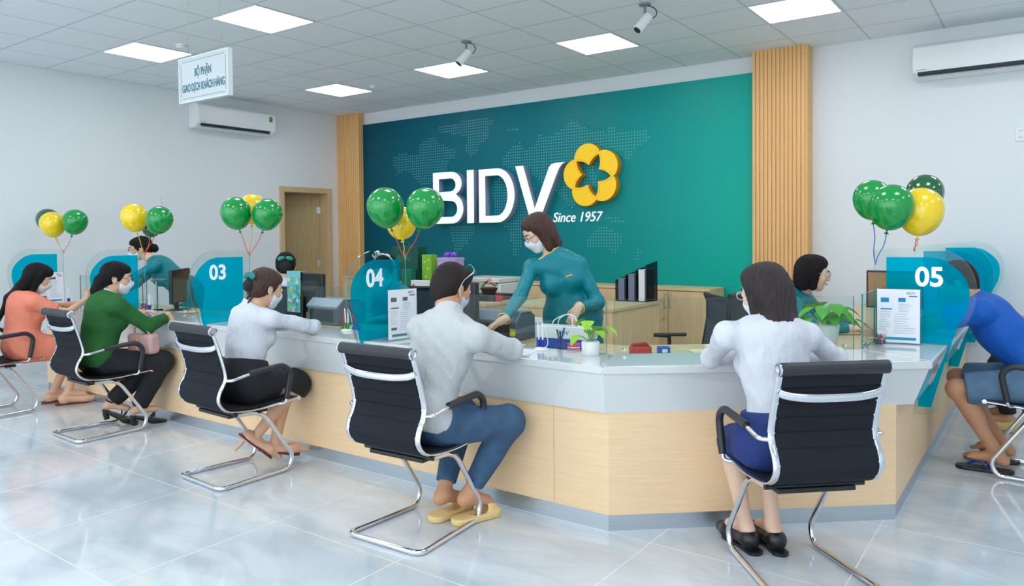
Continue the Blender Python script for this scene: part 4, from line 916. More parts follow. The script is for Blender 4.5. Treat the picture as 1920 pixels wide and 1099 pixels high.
# woman in white blouse at the angled corner
def x_w5(root, g, HR, Hp, TR):
    for sd in 'LR': shoe(root, g['an'+sd], g['to'+sd], M['blk'], 'flat', sole=M['blk'])
person(dict(pel=(-.89, 3.14, .535), neck=(-.945, 3.17, 1.035), head=(-.975, 3.20, 1.135), shL=(-1.085, 3.06, .96), shR=(-.82, 3.27, .95), elL=(-1.225, 3.235, .825), wrL=(-1.16, 3.48, .815), elR=(-.75, 3.47, .83), wrR=(-.96, 3.58, .815), hdL=(.5, .8, 0), hdR=(-.9, .3, 0),
    hipL=(-.965, 3.09, .50), hipR=(-.83, 3.20, .50), knL=(-1.16, 3.285, .455), knR=(-1.045, 3.395, .455), anL=(-1.075, 3.25, .105), anR=(-.975, 3.31, .105), toL=(-.75, .55, -.28), toR=(-.65, .65, -.28)),
    'woman in a white blouse and navy skirt, seen from behind at the counter corner', head=(66, 14), mask='white', glasses='clear', skin=SKINP, hair=('bob', HAIRDB, .165),
    top=dict(mat=M['white'], hem=.05, sleeve=.98, fold=.0068, ff=23, e=.012, ch=.03), bottom=dict(type='skirt', ew=.022, e=.004, len=.99, mat=M['navy'], waist=.12, name='navy_skirt'), extra=x_w5, feet={'shoe': 1})
# man in blue polo on the right
def x_blue(root, g, HR, Hp, TR):
    for sd in 'LR':
        an, t = g['an'+sd], unit(g['to'+sd]*(1, 1, 0)); b = an+t*.06; b[2] = 0; sd_ = unit(np.cross(t, (0, 0, 1)))
        S = SDF(b-(.2, .2, .012), b+(.2, .2, .05), .0045); S.cap(b-t*.10+V3(0, 0, .012), b+t*.10+V3(0, 0, .012), .042, .050, .02); S.cut(b+V3(0, 0, .020), (0, 0, 1)); S.cut(b+V3(0, 0, .001), (0, 0, -1)); S.build('flip_flop', M['blk'], root)
        WP(MB().tube(catmull([b-t*.02+sd_*.045+V3(0, 0, .02), b+t*.03+sd_*.03+V3(0, 0, .055), b+t*.085+V3(0, 0, .03), b+t*.03-sd_*.03+V3(0, 0, .055), b-t*.02-sd_*.045+V3(0, 0, .02)], 4), .006, 6, flat=(1.6, .7)).build('flip_flop_strap', M['blue'], root))
    for i in range(3): WP(MB().box(tuple(g['shL']+V3(-.05-.02*i, -.068, -.03)), tuple(g['shL']+V3(-.04-.02*i, -.064, .01))).build('sleeve_stripe', M['white'], root))
person(dict(pel=(.0, 5.18, .545), neck=(-.36, 5.20, .975), head=(-.45, 5.20, 1.085), shL=(-.325, 5.03, .925), shR=(-.345, 5.38, .915), elL=(-.575, 4.99, .835), wrL=(-.75, 5.15, .815), elR=(-.60, 5.42, .83), wrR=(-.74, 5.26, .815), hdL=(-.5, .9, 0), hdR=(-.6, -.7, 0),
    hipL=(-.02, 5.09, .52), hipR=(-.02, 5.29, .52), knL=(-.435, 5.02, .47), knR=(-.46, 5.36, .48), anL=(-.235, 5.09, .10), anR=(-.215, 5.34, .10), toL=(-1, -.02, -.16), toR=(-1, .05, -.16)),
    'man in a blue polo shirt, denim shorts and flip-flops leaning behind divider 05', head=(92, 26), fem=False, skin=SKIN2, hair=('short', HAIRB),
    top=dict(mat=M['blue'], hem=-.06, sleeve=.42, e=.020, name='polo_shirt', fold=.003), bottom=dict(type='shorts', mat=M['denim'], nocut=1, ew=.004, len=.90, name='denim_shorts', e=.018), extra=x_blue)
# person with a phone at the right edge
def x_phone(root, g, HR, Hp, TR):
    for sd in 'LR':
        an, t = g['an'+sd], unit(g['to'+sd]*(1, 1, 0)); shoe(root, an+V3(0, 0, -.002), V3(t[0], t[1], -.15), mat('clog_yellow', (232, 216, 140), .55, bump=(90, .9)), 'flat', name='clog')
person(shiftJ(dict(pel=(.26, 6.30, .53), neck=(.17, 6.30, 1.0), head=(.12, 6.30, 1.12), shL=(.17, 6.13, .94), shR=(.17, 6.47, .94), elL=(.08, 6.10, .72), wrL=(-.10, 6.18, .735), elR=(.08, 6.5, .72), wrR=(-.10, 6.40, .76), hdL=(-.85, .25, .0), hdR=(-.9, -.4, 0), pnL=(0, .3, 1), pnR=(0, -.5, .6),
    hipL=(.22, 6.21, .50), hipR=(.22, 6.39, .50), knL=(-.19, 6.14, .46), knR=(-.19, 6.42, .46), anL=(-.15, 6.16, .10), anR=(-.20, 6.38, .10), toL=(-1, 0, -.16), toR=(-1, 0, -.16)), -.075),
    'person in light blue sleeves and black trousers holding a phone at the right edge', head=(90, 30), fem=True, skin=SKIN2, hair=('bob', HAIRB), hands=dict(L=dict(curl=.5), R=dict(curl=.5)),
    top=dict(mat=M['lt'], hem=0, sleeve=.95), bottom=dict(type='trousers', mat=M['black']), extra=x_phone, feet={'shoe': 1})
# ---- staff behind the counter
def ao_dai(S, g, TR):     # long panels below the waist
    up = TR[:, 2]; a = g['pel']; S.ell(a, (.184, .134, .15), TR, .05); S.ell(a+up*.09, (.142, .108, .10), TR, .05)
    for s_ in (-.07, 0, .07): S.cap(a+TR[:, 0]*s_, a+TR[:, 0]*s_*1.5+V3(0, 0, -.62), .118, .13, .05)
def x_stand(root, g, HR, Hp, TR):
    nd = unit(g['head']-g['neck']); a = unit(np.cross(nd, TR[:, 1])); b = np.cross(nd, a); c = g['neck']+nd*.026
    WP(MB().tube([c+a*.060*cos(q)+b*.060*sin(q) for q in np.linspace(0, 2*pi, 22)[:-1]], .0042, 6, closed=True).build('collar_trim', M['gold'], root))
    for sd in 'LR':
        d = unit(g['wr'+sd]-g['el'+sd]); e1 = unit(np.cross(d, (0, 0, 1))); e2 = np.cross(d, e1); c = g['wr'+sd]-d*.014
        WP(MB().tube([c+(e1*cos(q)+e2*sin(q))*.037 for q in np.linspace(0, 2*pi, 20)[:-1]], .004, 6, closed=True).build('cuff_trim', M['gold'], root))
    c = g['pel']+TR@V3(-.065, .150, .30); WP(MB().box((-.022, -.002, -.004), (.022, .002, .004), R=TR, c=(0, 0, 0)).build('name_badge', M['gold'], root)).location = tuple(Vector(c)-Vector(root.location))
def x_stand2(root, g, HR, Hp, TR):
    x_stand(root, g, HR, Hp, TR)
    WP(MB().prism([(-.010, 0), (.012, 0), (.045, -.5), (-.03, -.5)], (tuple(g['pel']+TR[:, 0]*-.165+TR[:, 1]*.03+V3(0, 0, .02)), tuple(TR[:, 0]), (0, 0, 1), tuple(TR[:, 1])), -.012, .012).build('yellow_lining', M['gold'], root, bevel=.004))
person(dict(pel=(-2.53, 4.22, .86), neck=(-2.585, 4.085, 1.255), head=(-2.67, 4.03, 1.403), shR=(-2.70, 4.00, 1.175), shL=(-2.44, 4.15, 1.19), elR=(-2.655, 3.80, 1.005), wrR=(-2.60, 3.545, .885), elL=(-2.33, 4.20, .95), wrL=(-2.345, 3.975, .93), hdR=(-.85, -.10, -.50), hdL=(-.35, -.25, -.8), pnR=(0, -.2, -1), pnL=(-.1, .9, -.2),
    hipL=(-2.45, 4.23, .82), hipR=(-2.61, 4.23, .82), knL=(-2.45, 4.20, .46), knR=(-2.61, 4.20, .46), anL=(-2.45, 4.26, .085), anR=(-2.61, 4.26, .085), toL=(0, -1, -.2), toR=(0, -1, -.2)),
    'standing teller in a teal ao dai with a brown bob, reaching over the desk', head=(146, 30, 0), skin=SKINP, mask='white', glasses='dark', hair=('bob', HAIRBR, .145), hands=dict(L=dict(curl=.75), R=dict(curl=.35)),
    top=dict(mat=M['teal'], hem=None, sleeve=1.0, e=.011, ch=.026, tunic=ao_dai, name='ao_dai_tunic', fold=.002), bottom=dict(type='trousers', mat=M['gold'], waist=.05, ew=.0, e=.004, name='silk_trousers', cr=.07), extra=x_stand2, feet={'bare': 1}, h=.006, build=.93, bust=.046)
person(dict(pel=(-6.93, 4.16, .86), neck=(-7.16, 3.94, 1.155), head=(-7.31, 3.89, 1.285), shL=(-7.01, 3.86, 1.115), shR=(-7.26, 4.06, 1.12), elL=(-7.06, 3.64, .985), wrL=(-7.20, 3.47, .965), elR=(-7.42, 3.90, .93), wrR=(-7.38, 3.68, .84), hdL=(-.6, -.5, -.1), hdR=(-.2, -.9, 0),
    hipL=(-6.86, 4.08, .82), hipR=(-7.0, 4.22, .82), knL=(-6.86, 4.10, .46), knR=(-7.0, 4.22, .46), anL=(-6.86, 4.14, .085), anR=(-7.0, 4.26, .085), toL=(-.5, -.8, -.2), toR=(-.5, -.8, -.2)),
    'teller in teal with a black bun leaning over and pointing at far left', head=(150, 10), skin=SKIN, mask='white', glasses='dark', hair=('bun', HAIRB, (0, -.125, -.02)), hands=dict(L=dict(fc=(.1, .9, 1.0, 1.0))),
    top=dict(mat=M['teal'], hem=None, sleeve=1.0, e=.013, tunic=ao_dai, name='ao_dai_tunic'), bottom=dict(type='trousers', mat=M['gold'], waist=.05, name='silk_trousers', cr=.07), extra=x_stand, feet={'bare': 1})
def x_t03(root, g, HR, Hp, TR):
    S = SDF(g['pel']-.3, g['neck']+.25, .007); L = np.linalg.norm(g['neck']-g['pel']); T = lambda x, y, z: g['pel']+TR@np.array((x, y, z*L))
    S.ell(T(0, 0, .05), (.168, .122, .12), TR, .05); S.ell(T(0, 0, .40), (.142, .122, .16), TR, .05); S.ell(T(0, 0, .64), (.158, .130, .15), TR, .05)
    S.box(T(0, 0, .9), (.06, .2, .12), TR, .01, .02, 's')
    for s_ in (-1, 1): S.cap(T(.09*s_, -.09, .8), T(.085*s_, .02, .97), .028, .026, .03); S.cap(T(.19*s_, .0, .75), T(.19*s_, .0, .9), .07, .07, .02, 's')
    S.build('vest', M['vest'], root)
    S = SDF(Hp(0, -.12, .05)-.08, Hp(0, -.12, .05)+.08, .005)
    for s_ in (-1, 1): S.ell(Hp(.034*s_, -.105, .055), (.034, .016, .020), HR@np.array(Matrix.Rotation(.3*s_, 3, 'Y')), .004)
    S.build('hair_bow', mat('bow_green', (0, 150, 120), .4), root)
    S = SDF(Hp(0, -.1, -.01)-.08, Hp(0, -.1, -.01)+.08, .005); S.ell(Hp(0, -.10, -.01), (.050, .030, .045), HR, .01); S.build('bun_net', MATS['net_black'], root)
person(dict(pel=(-5.38, 4.14, .56), neck=(-5.43, 4.17, 1.0), head=(-5.45, 4.20, 1.13), shL=(-5.56, 4.05, .93), shR=(-5.27, 4.27, .93), elL=(-5.64, 4.02, .70), wrL=(-5.76, 4.22, .72), elR=(-5.25, 4.45, .70), wrR=(-5.42, 4.62, .72), hdL=(-.4, .8, 0), hdR=(-.5, .5, 0),
    hipL=(-5.46, 4.1, .53), hipR=(-5.32, 4.2, .53), knL=(-5.72, 4.42, .50), knR=(-5.58, 4.52, .50), anL=(-5.72, 4.44, .085), anR=(-5.58, 4.54, .085), toL=(-.6, .8, -.2), toR=(-.6, .8, -.2)),
    'seated woman in white shirt and dark vest with green hair bow, near the doorway', head=(50, 8), skin=SKINP, hair=('back', HAIRB), top=dict(mat=M['white'], hem=0, sleeve=.45, e=.014), bottom=dict(type='skirt', len=1.0, mat=M['black']), extra=x_t03, feet={'bare': 1})
def x_t04(root, g, HR, Hp, TR):
    WP(MB().tube([Hp(.088*cos(a), -.01+.0*sin(a), .03+.096*sin(a)) for a in np.linspace(0, pi, 16)], .006, 8, flat=(2, .7)).build('headband', WHITE, root))
    S = SDF(Hp(0, 0, .12)-.14, Hp(0, 0, .12)+.14, .005)
    for x, y, z, r in ((.05, 0, .135, .022), (.03, 0, .145, .020), (.072, 0, .118, .020), (-.05, 0, .125, .014), (-.065, 0, .115, .012)): S.ell(Hp(x, y, z), (r, .006, r), HR, .004)
    S.build('headband_badge', WHITE, root)
    t_ = text('badge_text', '#T', .040, mat('badge_ink', (30, 30, 40), .5), (tuple(Hp(.052, .0075, .134)), tuple(-HR[:, 0]), tuple(HR[:, 2]), tuple(HR[:, 1])), root, depth=.0006, bold=.001); WP(t_)
person(dict(pel=(-4.10, 4.30, .50), neck=(-4.11, 4.20, .98), head=(-4.14, 4.12, 1.125), shR=(-4.28, 4.19, .90), shL=(-3.95, 4.17, .90), elR=(-4.33, 4.17, .72), wrR=(-4.20, 4.00, .775), elL=(-3.90, 4.17, .72), wrL=(-4.02, 3.98, .775), hdR=(.3, -.6, 0), hdL=(-.3, -.6, 0),
    hipL=(-4.01, 4.28, .47), hipR=(-4.19, 4.28, .47), knL=(-4.0, 4.0, .45), knR=(-4.2, 4.0, .45), anL=(-4.0, 4.1, .085), anR=(-4.2, 4.1, .085), toL=(0, -1, -.2), toR=(0, -1, -.2)),
    'seated teller mostly hidden behind divider 04, with a white lettered headband', head=(190, 22), hair=('back', HAIRB), top=dict(mat=M['teal'], hem=0, sleeve=1.0), bottom=dict(type='trousers', mat=M['gold'], name='silk_trousers'), extra=x_t04, feet={'bare': 1}, mask='white')
person(dict(pel=(-1.46, 5.2, .52), neck=(-1.355, 5.19, .985), head=(-1.27, 5.19, 1.115), shR=(-1.36, 5.02, .925), shL=(-1.36, 5.36, .925), elR=(-1.20, 4.98, .775), wrR=(-1.02, 5.10, .775), elL=(-1.20, 5.40, .775), wrL=(-1.02, 5.30, .775), hdR=(.9, .3, 0), hdL=(.9, -.3, 0),
    hipL=(-1.44, 5.29, .49), hipR=(-1.44, 5.11, .49), knL=(-1.08, 5.28, .48), knR=(-1.08, 5.12, .48), anL=(-1.12, 5.28, .085), anR=(-1.12, 5.12, .085), toL=(1, 0, -.2), toR=(1, 0, -.2)),
    'seated teller in teal with a black bob, in profile beside the potted plant', head=(-72, 8), skin=SKINP, glasses='clear', hair=('bob', HAIRB, .115), top=dict(mat=M['teal'], hem=0, sleeve=1.0, e=.012), bottom=dict(type='trousers', mat=M['gold'], name='silk_trousers'), feet={'bare': 1})
# ------------------------------------------------------------------ furniture and things around the counter
def thing_mb(name, loc, label, cat, group=None, rz=0): return empty(name, loc, label, cat, RAD(rz), group)
def inkm(c): return mat('ink_%d_%d_%d' % c, c, .5)
# low cabinets along the back wall
cab = None
for i, x in enumerate([-7.70, -6.80, -5.90, -5.00, -4.10, -3.20]):
    lab = ['pale oak low cabinet by the left pilaster', 'pale oak low cabinet second from the left pilaster', 'pale oak low cabinet behind the white office copier', 'pale oak low cabinet behind the flower basket', 'pale oak low cabinet behind the standing teller', 'pale oak low cabinet with steel handles left of the right pilaster'][i]
    if cab is None:
        cab = thing_mb('low_cabinet', (x, 7.47, 0), lab, 'cabinet', 'low oak cabinets under the green panel')
        MB().box((-.448, -.20, .0), (.448, .18, .80)).build('cabinet_body', WOODC, cab, smooth=False); MB().box((-.45, -.222, .80), (.45, .185, .825)).build('cabinet_top', WOODC, cab, bevel=.003)
        for s in (-1, 1):
            d = MB().box((min(0, s*.445)+(.003 if s > 0 else 0), -.218, .03), (max(0, s*.445)-(.003 if s < 0 else 0), -.2005, .79)).build('door', WOODC, cab, bevel=.002)
            MB().tube(fillet([(s*.03, -.219, .62), (s*.03, -.25, .62), (s*.03, -.25, .76), (s*.03, -.219, .76)], .01), .006).build('handle', STEEL, d)
        MB().lathe([(0, 0), (.010, 0), (.010, .006), (0, .006)], (-.05, -.219, .50), 12, R=rot('X', pi/2)).build('lock', STEEL, cab)
    else:
        c = copy_tree(cab); c.location = (x, 7.47, 0); c['label'] = lab
def desk(loc, w, d, h, label, rz=0, drawers=False):
    o = thing_mb('office_desk', loc, label, 'desk', None, rz)
    MB().box((-w/2, -d/2, h-.03), (w/2, d/2, h)).build('desk_top', MATS['desk_laminate'], o, bevel=.003)
    MB().box((-w/2+.02, -d/2+.015, 0), (w/2-.02, d/2-.02, h-.031)).build('pedestal', WOODC, o, smooth=False)
    if drawers:
        for k in range(3): MB().box((-w/2+.03, -d/2+.001, .05+k*.21), (w/2-.03, -d/2+.014, .24+k*.21)).build('drawer', WOODC, o, bevel=.002)
        lk = MB(); lk.lathe([(0, 0), (.011, 0), (.011, .008), (0, .008)], (-w/2+.1, -d/2, .62), 12, R=rot('X', pi/2)); lk.build('lock', STEEL, o)
        MB().box((-w/2+.085, -d/2-.012, .55), (-w/2+.115, -d/2-.009, .60)).tube([(-w/2+.1, -d/2-.01, .62), (-w/2+.1, -d/2-.011, .58)], .003).build('key', CHROME, o)
    return o
desk((-3.62, 6.27, 0), 1.14, 1.0, .74, 'pale wooden desk with the black mesh file rack, behind the standing teller')
desk((-1.72, 5.86, 0), .62, .55, .73, 'wooden drawer unit with a key in its lock, near the right pilaster', drawers=True)
desk((-4.62, 6.05, 0), .62, .9, .74, 'pale wooden desk holding the flower basket and red tins')
desk((-5.72, 6.42, 0), 1.3, .66, .765, 'pale wooden desk stacked with gift bags and boxes, behind divider 04')
# white copier
cp = thing_mb('copier', (-5.30, 7.01, 0), 'white office copier against the low cabinets', 'copier')
MB().box((-.28, -.22, .0), (.28, .22, .84)).build('copier_body', WHITE, cp, bevel=.015); MB().box((-.29, -.24, .845), (.27, .22, .90)).build('copier_lid', WHITE, cp, bevel=.012)
MB().box((.02, -.232, .70), (.22, -.221, .80)).build('paper_tray', mat('grey_plastic', (150, 156, 162), .4), cp); MB().box((.18, -.226, .60), (.24, -.221, .66)).build('control_label', inkm((40, 60, 130)), cp)
# air conditioners
def aircon(loc, rz, w, label, sticker, closed=False):
    o = thing_mb('air_conditioner', loc, label, 'air conditioner', 'wall mounted air conditioners', rz)
    sec = [(0, 0), (0, .30), (-.16, .30), (-.205, .27), (-.215, .12), (-.20, .05), (-.14, .012), (-.10, 0)]
    MB().prism([(y, z) for y, z in sec], ((-w/2, 0, 0), (0, 1, 0), (0, 0, 1), (1, 0, 0)), 0, w).build('housing', WHITE, o, bevel=.008, seg=3)
    MB().box((-w/2+.04, -.199, .022), (w/2-.08, -.150, .058), R=np.array(Matrix.Rotation(.35, 3, 'X')), c=(0, -.19, .045)).build('air_outlet', mat('outlet_dark', (44, 52, 64) if not closed else (150, 164, 178), .4), o, bevel=.004)
    MB().box((-w/2+.05, -.21, .012), (w/2-.09, -.165, .018), R=np.array(Matrix.Rotation(.5, 3, 'X')), c=(0, -.19, .02)).build('louvre', mat('louvre_grey', (188, 198, 206), .35), o)
    if sticker: MB().box((w/2-.10, -.2162, .175), (w/2-.055, -.2145, .245)).build('energy_label', mat('label_green', (60, 160, 60), .5), o); MB().box((w/2-.095, -.2168, .18), (w/2-.06, -.2160, .20)).build('energy_print', inkm((30, 90, 40)), o)
    MB().box((-w/2+.03, -.2125, .068), (-w/2+.10, -.2095, .072)).build('maker_mark', inkm((120, 130, 140)), o)
aircon((XL, 5.76, 2.735), 90, 1.12, 'white wall air conditioner behind the hanging sign', True)
aircon((-.42, YB, 2.73), 0, 1.15, 'white wall air conditioner at the top right of the back wall', False, True)
# hanging direction sign
hs = thing_mb('hanging_sign', (-4.74, 3.0, 2.495), 'white Vietnamese sign hanging on two chains from the ceiling', 'sign')
MB().box((-.285, -.014, -.148), (.285, .014, .148)).build('sign_board', mat('sign_white', (198, 208, 210), .35), hs, smooth=False)
fr_ = MB()
for a, b in (((-.297, -.018, -.158), (.297, .018, -.146)), ((-.297, -.018, .146), (.297, .018, .158)), ((-.297, -.018, -.146), (-.283, .018, .146)), ((.283, -.018, -.146), (.297, .018, .146))): fr_.box(a, b)
fr_.build('sign_frame', mat('frame_white', (214, 222, 224), .35), hs, smooth=False)
b_ = MB()
for a, b in (((-.25, -.0155, -.130), (.25, -.0142, -.127)), ((-.25, -.0155, .127), (.25, -.0142, .130)), ((-.268, -.0155, -.112), (-.265, -.0142, .112)), ((.265, -.0155, -.112), (.268, -.0142, .112))): b_.box(a, b)
b_.build('border_line', inkm((110, 150, 160)), hs, smooth=False)
text('sign_text', 'BỘ PHẬN', .076, mat('sign_teal', (20, 112, 130), .5), ((.0, -.0148, .040), (1, 0, 0), (0, 0, 1), (0, -1, 0)), hs, depth=.0008, bold=.0014, xs=.62)
text('sign_text', 'GIAO DỊCH KHÁCH HÀNG', .076, MATS['sign_teal'], ((.0, -.0148, -.060), (1, 0, 0), (0, 0, 1), (0, -1, 0)), hs, depth=.0008, bold=.0014, xs=.545)
for x in (-.19, .19):
    m = MB(); z = .158
    k = 0
    while z < H-2.495-.002:
        m.tube([(x+(.004*cos(q) if k % 2 else 0), (0 if k % 2 else .004*cos(q)), z+.008+.011*sin(q)) for q in np.linspace(0, 2*pi, 9)[:-1]], .0009, 4, closed=True); z += .0165; k += 1
    m.build('chain', mat('chain_grey', (150, 158, 164), .4, metal=.6), hs)
# ceiling cameras
cc = None
for (x, y), lab in (((-4.386, 5.44), 'white ceiling security camera between the middle lights, left one'), ((-2.576, 5.42), 'white ceiling security camera nearest the right, above the counter corner')):
    if cc is None:
        cc = thing_mb('security_camera', (x, y, H), lab, 'camera', 'ceiling security cameras')
        MB().lathe([(0, -.014), (.045, -.012), (.05, -.0005), (0, -.0005)], n=20).build('base_plate', mat('camera_grey', (130, 138, 144), .35), cc)
        MB().tube([(0, 0, -.012), (0, 0, -.075), (.02, -.01, -.10)], .011, 10).build('bracket', MATS['camera_grey'], cc)
        bd = np.array((-.35, -.55, -.75)); bd = bd/np.linalg.norm(bd); c0 = V3(.03, .0, -.10)
        MB().tube([c0, c0+bd*.13], .036, 16).build('camera_body', WHITE, cc); MB().tube([c0+bd*.125, c0+bd*.155], .038, 16).build('camera_hood', WHITE, cc)
        MB().tube([c0+bd*.1555, c0+bd*.158], .030, 16).build('camera_lens', BLACKP, cc)
        MB().tube(catmull([(.02, .02, -.012), (.07, .03, -.04), (.09, .02, -.09), (.06, .015, -.12)], 5), .004, 6).build('camera_cable', BLACKP, cc)
    else: c = copy_tree(cc); c.location = (x, y, H); c['label'] = lab
for (x, y), lab in (((-6.543, 3.91), 'round white smoke detector left of the hanging sign'), ((-6.54, 6.35), 'small round smoke detector by the far left lights')):
    o = thing_mb('smoke_detector', (x, y, H), lab, 'smoke detector', 'ceiling smoke detectors')
    MB().lathe([(0, -.035), (.035, -.033), (.045, -.018), (.05, -.016), (.052, -.0005), (0, -.0005)], n=24).build('detector_body', WHITE, o)
    MB().lathe([(.046, -.0185), (.048, -.0165), (.046, -.0150)], n=24).build('detector_ring', mat('grey_plastic', (150, 156, 162), .4), o)
def socket(loc, axis, label, cat, holes=True):
    o = thing_mb('wall_socket' if holes else 'light_switch', loc, label, cat, None, {'x': 90, 'y': 0}[axis])
    MB().box((-.037, -.010, -.06), (.037, 0, .06)).build('face_plate', WHITE, o, bevel=.003)
    for z in (-.028, .028):
        if holes:
            m = MB()
            for a in (-.009, .009): m.box((a-.002, -.0112, z-.006), (a+.002, -.0100, z+.006))
            m.build('socket_slots', inkm((90, 96, 102)), o)
        else: MB().box((-.014, -.0135, z-.014), (.014, -.0101, z+.014)).build('rocker', WHITE, o, bevel=.002)
socket((XL, 4.83, 1.84), 'x', 'white double wall socket on the left wall above the balloons', 'socket'); socket((XL, 6.40, 1.56), 'x', 'white light switch on the wall left of the doorway', 'switch', False); socket((-.21, YB, 2.20), 'y', 'white double wall socket at the right edge of the back wall', 'socket')
# ------------------------------------------------------------------ balloons
GB = mat('balloon_green', (0, 150, 62), .14, spec=.6, coat=.4); YBL = mat('balloon_yellow', (250, 214, 0), .15, spec=.7, coat=.5); DG = mat('balloon_dark_green', (0, 96, 50), .12, spec=.8, coat=.6)
RB = {'r': mat('ribbon_red', (226, 70, 56), .4), 'y': mat('ribbon_yellow', (244, 190, 40), .4), 'o': mat('ribbon_orange', (240, 130, 50), .4), 'b': mat('ribbon_blue', (36, 96, 200), .4), 'p': mat('ribbon_pink', (220, 80, 120), .4)}
def balloon(c, r, m, tie, rc, label):
    c = V3(*c); tie = V3(*tie); ax = unit(c-tie); ax = unit(ax*.8+V3(0, 0, .35)); Rq = np.array(Vector(ax).to_track_quat('Z', 'Y').to_matrix())
    o = thing_mb('balloon', tuple(c), label, 'balloon', 'green and yellow balloons tied to the dividers')
    prof = [(r*1.0*math.sin(a)*(1-.10*(1+cos(a))/2*(-1 if False else 1)), 0) for a in ()]
    P_ = []
    for k in range(25):
        a = pi*k/24; z = -cos(a); rad = sin(a)*(1.0+.04*z); z2 = z*1.06 if z > 0 else z*1.18; P_.append((rad*r, z2*r))
    P_[0] = (.0, P_[0][1])
    MB().lathe(P_, n=36, R=Rq).build('balloon_skin', m, o)
    nb = -ax*r*1.18; MB().tube([nb+ax*.004, nb-ax*.010, nb-ax*.022], [.006, .004, .013], 10).build('knot', m, o)
    p0 = nb-ax*.012; p3 = tie-c; MB().tube(catmull([p0, p0*.66+p3*.34+V3(.006, 0, -.008), p0*.3+p3*.7+V3(-.004, 0, -.004), p3], 5), .0026, 6).build('ribbon', RB[rc], o)
BL = [  # centre, radius, material, tie point, ribbon, label
 ((-3.29, 3.28, 1.562), .112, GB, (-3.225, 3.378, 1.25), 'r', 'green balloon above divider 04, the left of the big pair'), ((-3.02, 3.34, 1.552), .112, GB, (-3.222, 3.380, 1.25), 'r', 'green balloon above divider 04, overlapping the letter B'), ((-3.37, 3.50, 1.47), .098, YBL, (-3.228, 3.382, 1.24), 'y', 'yellow balloon tucked behind the pair above divider 04'),
 ((-4.82, 3.28, 1.566), .108, GB, (-4.805, 3.378, 1.25), 'r', 'green balloon above divider 03, on the left'), ((-4.64, 3.42, 1.555), .106, GB, (-4.802, 3.380, 1.25), 'r', 'green balloon above divider 03, on the right'), ((-4.93, 3.50, 1.605), .105, YBL, (-4.806, 3.382, 1.24), 'y', 'yellow balloon between the green pair above divider 03'),
 ((-6.33, 3.32, 1.567), .110, YBL, (-6.285, 3.378, 1.25), 'y', 'yellow balloon above the pointing teller'), ((-6.04, 3.38, 1.540), .108, GB, (-6.282, 3.380, 1.25), 'r', 'green balloon right of the yellow one above the pointing teller'), ((-6.38, 3.50, 1.49), .085, DG, (-6.284, 3.382, 1.24), 'o', 'dark green balloon behind the two above the pointing teller'),
 ((-7.80, 3.29, 1.531), .112, YBL, (-7.785, 3.378, 1.25), 'y', 'leftmost yellow balloon, above the woman in coral'), ((-7.60, 3.41, 1.552), .112, GB, (-7.782, 3.380, 1.25), 'p', 'green balloon right of the leftmost yellow one'), ((-8.20, 3.42, 1.58), .110, DG, (-7.784, 3.382, 1.25), 'o', 'dark green balloon peeking out behind the leftmost yellow one'),
 ((-.80, 4.56, 1.565), .100, GB, (-.793, 4.603, 1.21), 'b', 'leftmost green balloon above divider 05'), ((-.695, 4.50, 1.520), .112, GB, (-.790, 4.60, 1.20), 'b', 'front green balloon of the bunch above divider 05'), ((-.575, 4.64, 1.497), .118, YBL, (-.60, 4.60, 1.275), 'o', 'yellow balloon of the bunch above divider 05'), ((-.585, 4.90, 1.605), .10, DG, (-.597, 4.603, 1.275), 'p', 'dark green balloon behind the yellow one above divider 05')]
for b in BL: balloon(*b)
# ------------------------------------------------------------------ leaflet stands
ACR = glassy('acrylic', (.95, .97, .98), .08); PAPER = mat('paper', (238, 241, 248), .6)
def leaflet(loc, rz, colour, label):
    o = thing_mb('leaflet_stand', loc, label, 'leaflet stand', 'acrylic leaflet stands', rz)
    MB().box((-.11, -.005, .0015), (.11, -.002, .30)).box((-.11, -.0019, .0015), (.11, .06, .0045)).build('acrylic_holder', ACR, o, smooth=False)
    MB().box((-.103, -.0085, .006), (.103, -.0055, .296)).build('leaflet_sheet', PAPER, o, smooth=False)
    bl = inkm((0, 130, 190) if colour else (96, 104, 116)); gr = inkm((150, 160, 176)); tl = inkm((0, 150, 180) if colour else (70, 130, 150))
    y0, y1 = -.0095, -.0087
    for x0, x1, z0, z1 in ((-.085, -.045, .225, .25), (.0, .035, .228, .25), (-.085, -.03, .185, .192), (.05, .09, .256, .262))+(() if colour else ((-.085, -.045, .06, .075),)): MB().box((x0, y0, z0), (x1, y1, z1)).build('headline_block', bl, o, smooth=False)
    MB().box((-.08 if colour else -.08, y0, .022), (.085, y1, .036)).build('footer_band', tl, o, smooth=False)
    g = MB(); rg = random.Random(4)
    for k in range(9): g.box((-.02, y0, .16-k*.0125), (-.02+rg.uniform(.05, .11), y1, .1615-k*.0125)); 
    for k in range(6): g.box((.0, y0, .215-k*.008), (rg.uniform(.04, .09), y1, .2162-k*.008))
    for k in range(10): g.box((-.088, y0, .172-k*.009), (-.088+rg.uniform(.02, .055), y1, .1732-k*.009))
    g.build('text_lines', gr, o, smooth=False)
    text('leaflet_title', 'BIDV', .019, inkm((60, 70, 130)), ((.06, -.0087, .275), (1, 0, 0), (0, 0, 1), (0, -1, 0)), o, depth=.0004)
leaflet((-3.085, 3.20, TZ), 81, False, 'grey printed leaflet stand beside divider 04'); leaflet((-.665, 4.53, TZ), 8, True, 'blue printed leaflet stand in front of divider 05'); leaflet((-7.68, 3.22, TZ), 84, False, 'leaflet stand behind the face of the woman in coral')
